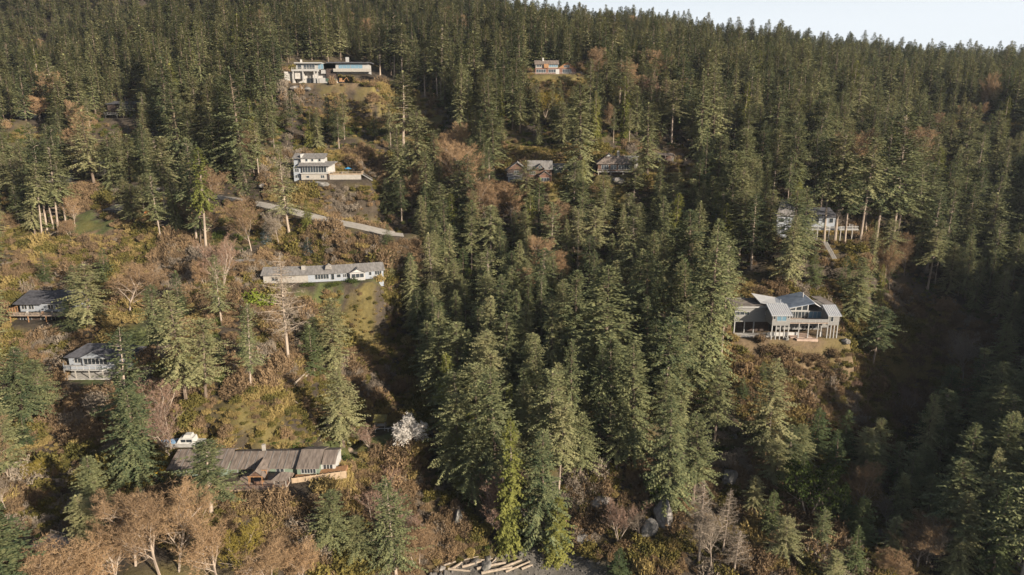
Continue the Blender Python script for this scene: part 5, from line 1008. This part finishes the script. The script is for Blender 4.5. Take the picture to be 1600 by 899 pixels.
# --- scattered masses: instances on points
def protos(name, items):
    c = bpy.data.collections.new(name)
    for i, (parts) in enumerate(items):
        if len(parts) == 1: c.objects.link(bpy.data.objects.new('%s_%02d' % (name, i), parts[0])); continue
        # join trunk and crown in one mesh with two materials
        vs, fs, ms, off = [], [], [], 0; me = bpy.data.meshes.new(name)
        for k, p in enumerate(parts):
            co = np.empty(len(p.vertices)*3); p.vertices.foreach_get('co', co); vs.append(co.reshape(-1, 3))
            fs += [[v+off for v in f.vertices] for f in p.polygons]; ms += [k]*len(p.polygons); off += len(p.vertices); me.materials.append(p.materials[0])
        me.from_pydata(np.concatenate(vs).tolist(), [], fs); me.polygons.foreach_set('material_index', ms); me.update()
        c.objects.link(bpy.data.objects.new('%s_%02d' % (name, i), me))
    return c
def scatter(name, label, coll, P3, rot, scl, idx, cat):
    me = bpy.data.meshes.new(name); me.vertices.add(len(P3)); me.vertices.foreach_set('co', np.asarray(P3, float).ravel())
    for nm, ty, v in (('rot', 'FLOAT_VECTOR', rot), ('scl', 'FLOAT_VECTOR', scl)):
        a = me.attributes.new(nm, ty, 'POINT'); a.data.foreach_set('vector', np.asarray(v, float).ravel())
    a = me.attributes.new('pick', 'INT', 'POINT'); a.data.foreach_set('value', np.asarray(idx, int)); me.update()
    o = link(name, me); tag(o, label, cat, kind='stuff'); g = bpy.data.node_groups.new(name, 'GeometryNodeTree')
    g.interface.new_socket('Geometry', in_out='INPUT', socket_type='NodeSocketGeometry'); g.interface.new_socket('Geometry', in_out='OUTPUT', socket_type='NodeSocketGeometry')
    N = g.nodes; i_ = N.new('NodeGroupInput'); o_ = N.new('NodeGroupOutput'); iop = N.new('GeometryNodeInstanceOnPoints'); ci = N.new('GeometryNodeCollectionInfo')
    ci.inputs['Collection'].default_value = coll; ci.inputs['Separate Children'].default_value = True; ci.inputs['Reset Children'].default_value = True
    def na(n_, t_): a = N.new('GeometryNodeInputNamedAttribute'); a.data_type = t_; a.inputs[0].default_value = n_; return [s for s in a.outputs if s.enabled and s.name == 'Attribute'][0]
    iop.inputs['Pick Instance'].default_value = True; L = g.links
    L.new(i_.outputs[0], iop.inputs['Points']); L.new(ci.outputs[0], iop.inputs['Instance']); L.new(na('pick', 'INT'), iop.inputs['Instance Index']); L.new(na('rot', 'FLOAT_VECTOR'), iop.inputs['Rotation']); L.new(na('scl', 'FLOAT_VECTOR'), iop.inputs['Scale']); L.new(iop.outputs[0], o_.inputs[0])
    md = o.modifiers.new('scatter', 'NODES'); md.node_group = g; return o
def tris(m): return sum(len(f.vertices)-2 for f in m.polygons)
FC = protos('forest_shape', [(t_.mesh('t', BARK), c_.mesh('c', FIR)) for t_, c_ in LOW] + [(a, b_) for a, b_, _, _ in SPEC['fir'][:4]] + [(a, b_) for a, b_, _, _ in SPEC['tall'][:2]] + [(SPEC['alder'][0][0], SPEC['alder'][0][1])])
rest = [p for p in PLANTS if not p['solo']]
P3, ro, sl2, ix = [], [], [], []
for p in rest:
    al = p['kind'] == 'alder'; k = 12 if al else (random.randrange(0, 6) if p['d'] > 330 else random.randrange(6, 12)); H0, R0 = (16, 4.2) if al else (25, 4.2)
    P3.append((p['x'], p['y'], p['z']-.1)); ro.append((0, 0, U(0, 6.28))); s_ = p['h']/H0; sx = min(max(p['w']/2/R0, s_*.75), s_*1.8); sl2.append((sx, sx, s_)); ix.append(k)
scatter('forest_stand', 'rest of the fir forest closing between the nearer trees', FC, P3, ro, sl2, ix, 'forest')
fx, fy = make_rng_pts(-900, 900, 440, 1000, 7.6); fx2, fy2 = make_rng_pts(340, 560, -40, 440, 10); 
okf = (fx > -.85*fy-30) & (fx < .85*fy+40); fx, fy = np.concatenate([fx[okf], fx2]), np.concatenate([fy[okf], fy2]); kg = vnoise(fx/22+11, fy/22+4) > .2; fx, fy = fx[kg], fy[kg]; fz = gz(fx, fy)
fpx, fpy, fd = proj(fx, fy, fz)
hv = rng.normal(18.5, 4.2, len(fx)).clip(8, 29)*np.where(rng.random(len(fx)) < .15, .6, 1); hv *= .72+.55*vnoise(fx/42+7, fy/42); wv = hv*rng.uniform(.9, 1.6, len(fx))
scatter('distant_forest', 'dense conifer forest covering the upper slopes up to the skyline', FC, np.stack([fx, fy, fz-.2], -1), np.stack([fx*0, fx*0, rng.uniform(0, 6.28, len(fx))], -1), np.stack([wv/25, wv/25, hv/25], -1),
        np.where(rng.random(len(fx)) < .02, 12, rng.integers(0, 6, len(fx))), 'forest')
# undergrowth
UC = protos('brush_shape', [(dome(s, n_=260, w_=.07, L=.8).mesh('b', BRUSH),) for s in (120,121,122)] + [(dome(s, n_=240, H=.9, L=.7, w_=.07).mesh('b', BRUSHT),) for s in (123,124)] + [(dome(s, n_=150, leaf=4, lr=.18).mesh('b', BRUSHM),) for s in (125,126)] + [(dome(127, n_=240, w_=.06).mesh('b', TWIGD),)] + [(dome(128, n_=90, leaf=3, lr=.16).mesh('b', LEAF),)])
ux, uy = make_rng_pts(-290, 290, 118, 400, 1.5); k_ = (ux > -.82*uy-8) & (ux < .82*uy+8); ux, uy = ux[k_], uy[k_]; uz = gz(ux, uy)
for rep in range(2):      # steep banks carry more plants per metre of plan
    ex, ey = make_rng_pts(-290, 290, 118, 400, 1.5); k_ = (ex > -.82*ey-8) & (ex < .82*ey+8); ex, ey = ex[k_], ey[k_]; ez = gz(ex, ey); sl3 = np.hypot(gz(ex+1, ey)-ez, gz(ex, ey+1)-ez); k_ = rng.random(len(ex)) < np.clip((sl3-.55)*1.6, 0, .9)
    ux, uy, uz = np.concatenate([ux, ex[k_]]), np.concatenate([uy, ey[k_]]), np.concatenate([uz, ez[k_]]); upx, upy, ud = proj(ux, uy, uz)
ou = openzone(upx, upy); k_ = ((uz > 2.4) | (ux < -20) | ((ux > 24) & (uz > 0))) & offpads(ux, uy, .6) & offroad(ux, uy, 6.8) & (ou | (rng.random(len(ux)) < .3)) & (rng.random(len(ux)) < .9)
for poly in LAWN:
    g_ = on_ground(poly); k_ &= ~inpoly(ux, uy, g_)
tz_ = proj(ux, uy, uz+2.6)[1]
for a0, b0, a1, b1 in KEEP[:13]:
    if (a1-a0) < 300: k_ &= ~((upx > a0-2) & (upx < a1+2) & (tz_ < b1-3) & (upy > b1-6) & (upy < b1+40))
mossk = np.zeros(len(ux), bool); dirtk = np.zeros(len(ux), bool)
for poly in MOSSY: mossk |= inpoly(ux, uy, on_ground(poly))
for poly in DIRT[:1]: dirtk |= inpoly(ux, uy, on_ground(poly))
k_ &= ~(mossk & (rng.random(len(ux)) < .04)) & ~(dirtk & (rng.random(len(ux)) < .9))
ux, uy, uz, ou, ms_ = ux[k_], uy[k_], uz[k_], ou[k_], mossk[k_]; nu = len(ux); c1_ = vnoise(ux/9, uy/9)+rng.normal(0, .18, nu); c2_ = vnoise(ux/14+40, uy/14+9)+rng.normal(0, .16, nu)
ix = np.where(c1_ > .69, rng.integers(5, 7, nu), np.where(c2_ > .62, rng.integers(3, 5, nu), np.where(c2_ < .22, 7, rng.integers(0, 3, nu)))); ix = np.where(ms_ & (rng.random(nu) < .6), rng.integers(3, 7, nu), ix)
ix = np.where(~ou, np.where(rng.random(nu) < .6, 8, ix), ix); gapn = vnoise(ux/5.5+3, uy/5.5+8); s_ = rng.uniform(.55, 1.3, nu)*np.clip(.35+1.3*gapn, .4, 1.5)*np.where(ou, 1, .8)*np.where(rng.random(nu) < .10, 1.5, 1)*np.where(ms_, .85, 1)
scatter('undergrowth', 'brown brush, dry grass and brambles covering the open slopes', UC, np.stack([ux, uy, uz-.1], -1), np.stack([ux*0, ux*0, rng.uniform(0, 6.28, nu)], -1), np.stack([s_, s_, s_*rng.uniform(.75, 1.6, nu)], -1), ix, 'undergrowth')
print('tris', [(k, tris(v[0][1])) for k, v in SPEC.items()])
print('undergrowth', nu, 'far', len(fx), 'rest', len(rest))

# ------------------------------------------------------------ rocks, logs, small things
def rockmesh(seed, sx, sy, sz, m, sub=3):
    import bmesh
    r_ = random.Random(seed); bm = bmesh.new(); bmesh.ops.create_icosphere(bm, subdivisions=sub, radius=1)
    pl = [(Vector((r_.uniform(-1,1),r_.uniform(-1,1),r_.uniform(-1,1))).normalized(), r_.uniform(.62,.9)) for _ in range(16)]
    for v in bm.verts:
        for n_, d in pl:
            k = v.co.dot(n_)
            if k > d: v.co -= n_*(k-d)
        v.co += Vector((r_.uniform(-1,1),r_.uniform(-1,1),r_.uniform(-1,1)))*.03; v.co = Vector((v.co.x*sx, v.co.y*sy, v.co.z*sz))
    me = bpy.data.meshes.new('rock'); bm.to_mesh(me); bm.free(); me.materials.append(m); return me
ROCKS = [(1035,815,3.2,2.2,6,ROCKL,'tall pale rock slab standing in the middle of the sea cliff'),(1012,835,3,2,3,ROCK,'broad grey outcrop left of the tall pale rock slab'),(908,848,4,2,2,ROCK,'low grey rock ledge at the cliff foot above the gravel beach'),(1280,852,5,2.4,2.6,ROCK,'dim grey outcrop in shade at the lower right cliff'),(1140,755,2.5,2,4,ROCK,'shaded rock face above the dead tree on the cliff'),
 (1320,545,1.6,1.2,.9,ROCKL,'pale boulder right of the stilted house terrace'),(1190,527,1.2,1,.8,ROCKL,'small boulder in front of the stilted house bay'),(1228,530,1.4,1,.8,ROCK,'dark boulder under the stilted house deck'),(420,292,4,1.5,1.2,ROCKL,'pale rock pile left of the white sunroom house'),(500,298,5,1.6,1.5,ROCK,'grey rock bank below the white sunroom house'),(465,141,4,2,1.6,ROCKL,'pale rock below the left end of the modern flat house'),
 (480,146,3,2,1.4,ROCK,'dark rock below the gravel pad of the modern flat house'),(965,290,3,2,1.6,ROCKL,'pale rock under the deck of the brown hip roofed house'),(690,890,1.2,1,.8,ROCKL,'small pale boulder at the left end of the driftwood'),(760,892,2,1.3,1,ROCK,'dark boulder amid the driftwood logs'),(745,185,3,2,1.5,ROCK,'grey outcrop beside the grassy knoll path'),(1085,285,2,1.5,1.2,ROCKL,'yellowish boulder below the small open carport'),(780,765,2.5,2,3.5,ROCK,'grey crag between cedars above the driftwood'),(716,820,2,1.5,2.4,ROCK,'upright grey crag in dark gully left of the tall cedars'),(940,790,3,2,2,ROCKL,'pale broken rock in the middle of the cliff brush')]
for i, (a, b_, sx, sy, sz, m_, lb) in enumerate(ROCKS):
    x, y, z = hit(a, b_); o = link('rock', rockmesh(300+i, sx, sy, sz, m_), loc=(x, y, z+sz*.15), rot=(0, 0, U(0, 3))); tag(o, lb, 'rock', None)
# cliff and shore stones as one mass
STONE = mat('shore_stone', (.12,.11,.10), .95, (.05,.047,.043), 1.5)
RC = protos('stone_shape', [(rockmesh(400+i, 1, .8, .6, STONE, 2),) for i in range(4)])
qx, qy = make_rng_pts(-50, 120, 126, 168, 1.1); qz = gz(qx, qy); qpx, qpy, _ = proj(qx, qy, qz)
hz1 = gz(qx, qy+1); slp = (hz1-qz); k_ = ((qz < 2.4) & (qx > -20) & (qx < 24) & (rng.random(len(qx)) < .75)) | ((slp > .9) & (qpx > 860) & (qpx < 1180) & (rng.random(len(qx)) < .2))
qx, qy, qz = qx[k_], qy[k_], qz[k_]; s_ = rng.uniform(.1, .42, len(qx))*np.where(qz > 2, 3.0, 1)
scatter('shore_stones', 'loose grey stones over the gravel beach and cliff foot', RC, np.stack([qx, qy, qz], -1), rng.uniform(0, 6.28, (len(qx), 3)), np.stack([s_]*3, -1), rng.integers(0, 4, len(qx)), 'stones')
LOGS = [(683,893,712,884,.22),(705,892,722,886,.3),(722,893,742,888,.32),(735,886,752,882,.3),(745,896,790,887,.35),(752,898,800,893,.35),(775,897,815,880,.3),(790,899,828,884,.26),(764,889,775,880,.2),(800,884,812,879,.2),(815,896,832,890,.3),(700,897,735,896,.28),(742,884,770,878,.18),(725,881,748,878,.15)]
LL = ['thin pale log at the far left of the beach','short stout log lying left of the pile','pale thick log left of the dark boulder','short upper log above the thick pale one','long thick straight log in the middle of the driftwood','longest pale log at the front of the driftwood','slanting log crossing toward the gravel','slanting outer log at the right side','small tilted stick behind the dark boulder','little branch end at the upper right of the pile','short thick log end touching the gravel beach','grey flat log in front on the left','thin back log beneath the brown brush','very thin dry pole at the brush edge']
for (a, b_, c_, d_, r_), lb in zip(LOGS, LL):
    p, q = Vector(hit(a, b_)), Vector(hit(c_, d_)); p.z += r_; q.z += r_+U(0,.3); mb = MB(); mid = (q-p)*.5+Vector((0,0,U(-.05,.1)))
    mb.tube((0,0,0), mid, r_, r_*.92, 9); mb.tube(mid, q-p, r_*.92, r_*.75, 9); o = mb.build('driftwood_log', WOODG, loc=p); tag(o, lb, 'log', 'driftwood logs on the beach')
for (a, b_, c_, d_, r_), lb in zip([(459,606,483,585,.3),(477,594,487,588,.25),(510,668,545,672,.2),(68,378,98,362,.2),(455,628,470,640,.15),(300,335,322,345,.2)], ['long fallen pale log leaning on the brush below the young firs','short split log right of the long fallen log','thin grey fallen trunk above the green house lawn','fallen pale branches at the foot of the left fir grove','small broken log in the yellow brush','fallen trunk beside the stump right of the cabin']):
    p, q = Vector(hit(a, b_)), Vector(hit(c_, d_)); p.z += .7; q.z += .9; mb = MB(); mb.tube((0,0,0), (q-p)*.5, r_, r_*.9, 8); mb.tube((q-p)*.5, q-p, r_*.9, r_*.6, 8); tag(mb.build('fallen_log', WOODG, loc=p), lb, 'log')
x, y, z = hit(282, 341); mb = MB(); mb.tube((0,0,-.5),(0,0,2.2),.55,.45,9); mb.tube((0,0,-.5),(.3,.2,.4),.7,.4,7); tag(mb.build('tree_stump', BARKP, loc=(x,y,z)), 'pale broken tree stump on the slope right of the kayaks', 'stump')
for a, b_, m_, lb, yw in ((262,331,WHITE,'white kayak lying uphill of the yellow one by the fir trunks',-.35),(266,333,YEL,'yellow kayak lying by the two fir trunks',-.3),(268,337,WHITE,'white kayak lying nearest the pale stump',-.3)):
    x, y, z = hit(a, b_); o = empty('kayak', (x, y, z+.6), yw); tag(o, lb, 'kayak', None); st = [(-2,0.02,.28),(-1.2,.3,.15),(0,.38,.1),(1.2,.3,.15),(2,.02,.28)]; hb = MB()
    for xx, ww, zz in st: hb.v += [(xx,-ww,.32+zz*.2),(xx,0,zz*.4-.1),(xx,ww,.32+zz*.2),(xx,0,.42+zz*.2)]
    for i in range(4):
        for j in range(4): hb.f.append((i*4+j, i*4+(j+1)%4, i*4+4+(j+1)%4, i*4+4+j))
    hb.build('hull', m_, o); MB().prism([(.5*math.cos(i*math.pi/4), .2*math.sin(i*math.pi/4)) for i in range(8)], .38, .47, 'z').build('cockpit', BLACK, o)
x, y, z = hit(232, 338); o = empty('orange_tent', (x, y, z+.2), .3); tag(o, 'bright orange draped tarpaulin at the right corner of the dark cabin', 'tarpaulin'); TC = mat('orange_tarp', (.75,.24,.06), .7)
MB().hexa([(-1.6,-1.1,0),(1.7,-1.0,.1),(1.5,1.1,0),(-1.4,1.2,.1),(-.9,-.3,1.5),(.8,-.4,1.9),(.9,.5,1.6),(-.7,.5,1.8)]).build('sheet', TC, o); MB().tube((0,0,0),(0,0,2.3),.05,.05,5).build('pole', WOODG, o)
# picket fence on the lawn left of the bare conifer
pk = [hit(*q) for q in [(328,466),(345,473),(362,478),(378,486),(394,492)]]; o = empty('picket_fence', pk[0]); tag(o, 'pale picket fence stepping down the garden left of the bare conifer', 'fence'); p0 = Vector(pk[0])
pick = None
for a, b_ in zip(pk[:-1], pk[1:]):
    a, b_ = Vector(a)-p0, Vector(b_)-p0; L = (b_-a).length; n_ = int(L/.35)
    MB().tube(a+Vector((0,0,1.1)), b_+Vector((0,0,1.1)), .05, .05, 4).build('rail', CREAM, o)
    for i in range(n_):
        q = a.lerp(b_, i/n_); 
        if pick is None: pick = MB().box(-.07,.07,-.02,.02,0,1.5).mesh('picket', CREAM)
        link('picket', pick, o, loc=q)
# small jetty deck at the lower left, half in shade
x, y, z = hit(82, 861); o = empty('timber_platform', (x, y, z+.8), -.35); tag(o, 'small tan timber platform in the dark gap at the lower left', 'platform'); MB().box(-3.2,3.2,-2.4,2.4,0,.2).build('floor', DECKM, o); posts(o, [(-3,-2.2),(3,-2.2),(3,2.2),(-3,2.2)], -2, 0, WOODG, .2); rail(o, [(-3,2.2),(3,2.2)], .2, .9, WOODG, 1.5)
x, y, z = hit(365, 418); h = empty('garden_shed', (x, y, z), .15); tag(h, 'low white edged garden shelter above the left end of the long grey house', 'shed'); posts(h, [(0,0),(7,0),(7,3),(0,3)], -.5, 2.0, WHITE, .18); MB().slab([(-.4,-.5,2.0),(7.4,-.5,2.0),(7.4,3.4,2.7),(-.4,3.4,2.7)], .18).build('roof', SHG, h); box('back_wall', CREAM, h, 0, 7, 2.9, 3.05, -.5, 2)

# ------------------------------------------------------------ air
hz = MB(); hz.box(-1400, 1400, -700, 1300, -30, 420); m = bpy.data.materials.new('haze'); m.use_nodes = True; t = m.node_tree; t.nodes.remove(t.nodes['Principled BSDF'])
pv = t.nodes.new('ShaderNodeVolumePrincipled'); pv.inputs['Color'].default_value = (.78, .86, 1, 1); pv.inputs['Density'].default_value = .00006; pv.inputs['Anisotropy'].default_value = .2
t.links.new(pv.outputs[0], t.nodes['Material Output'].inputs['Volume']); HZ = True
if HZ: tag(hz.build('haze', m), 'pale thin air haze over the hillside', kind='stuff')
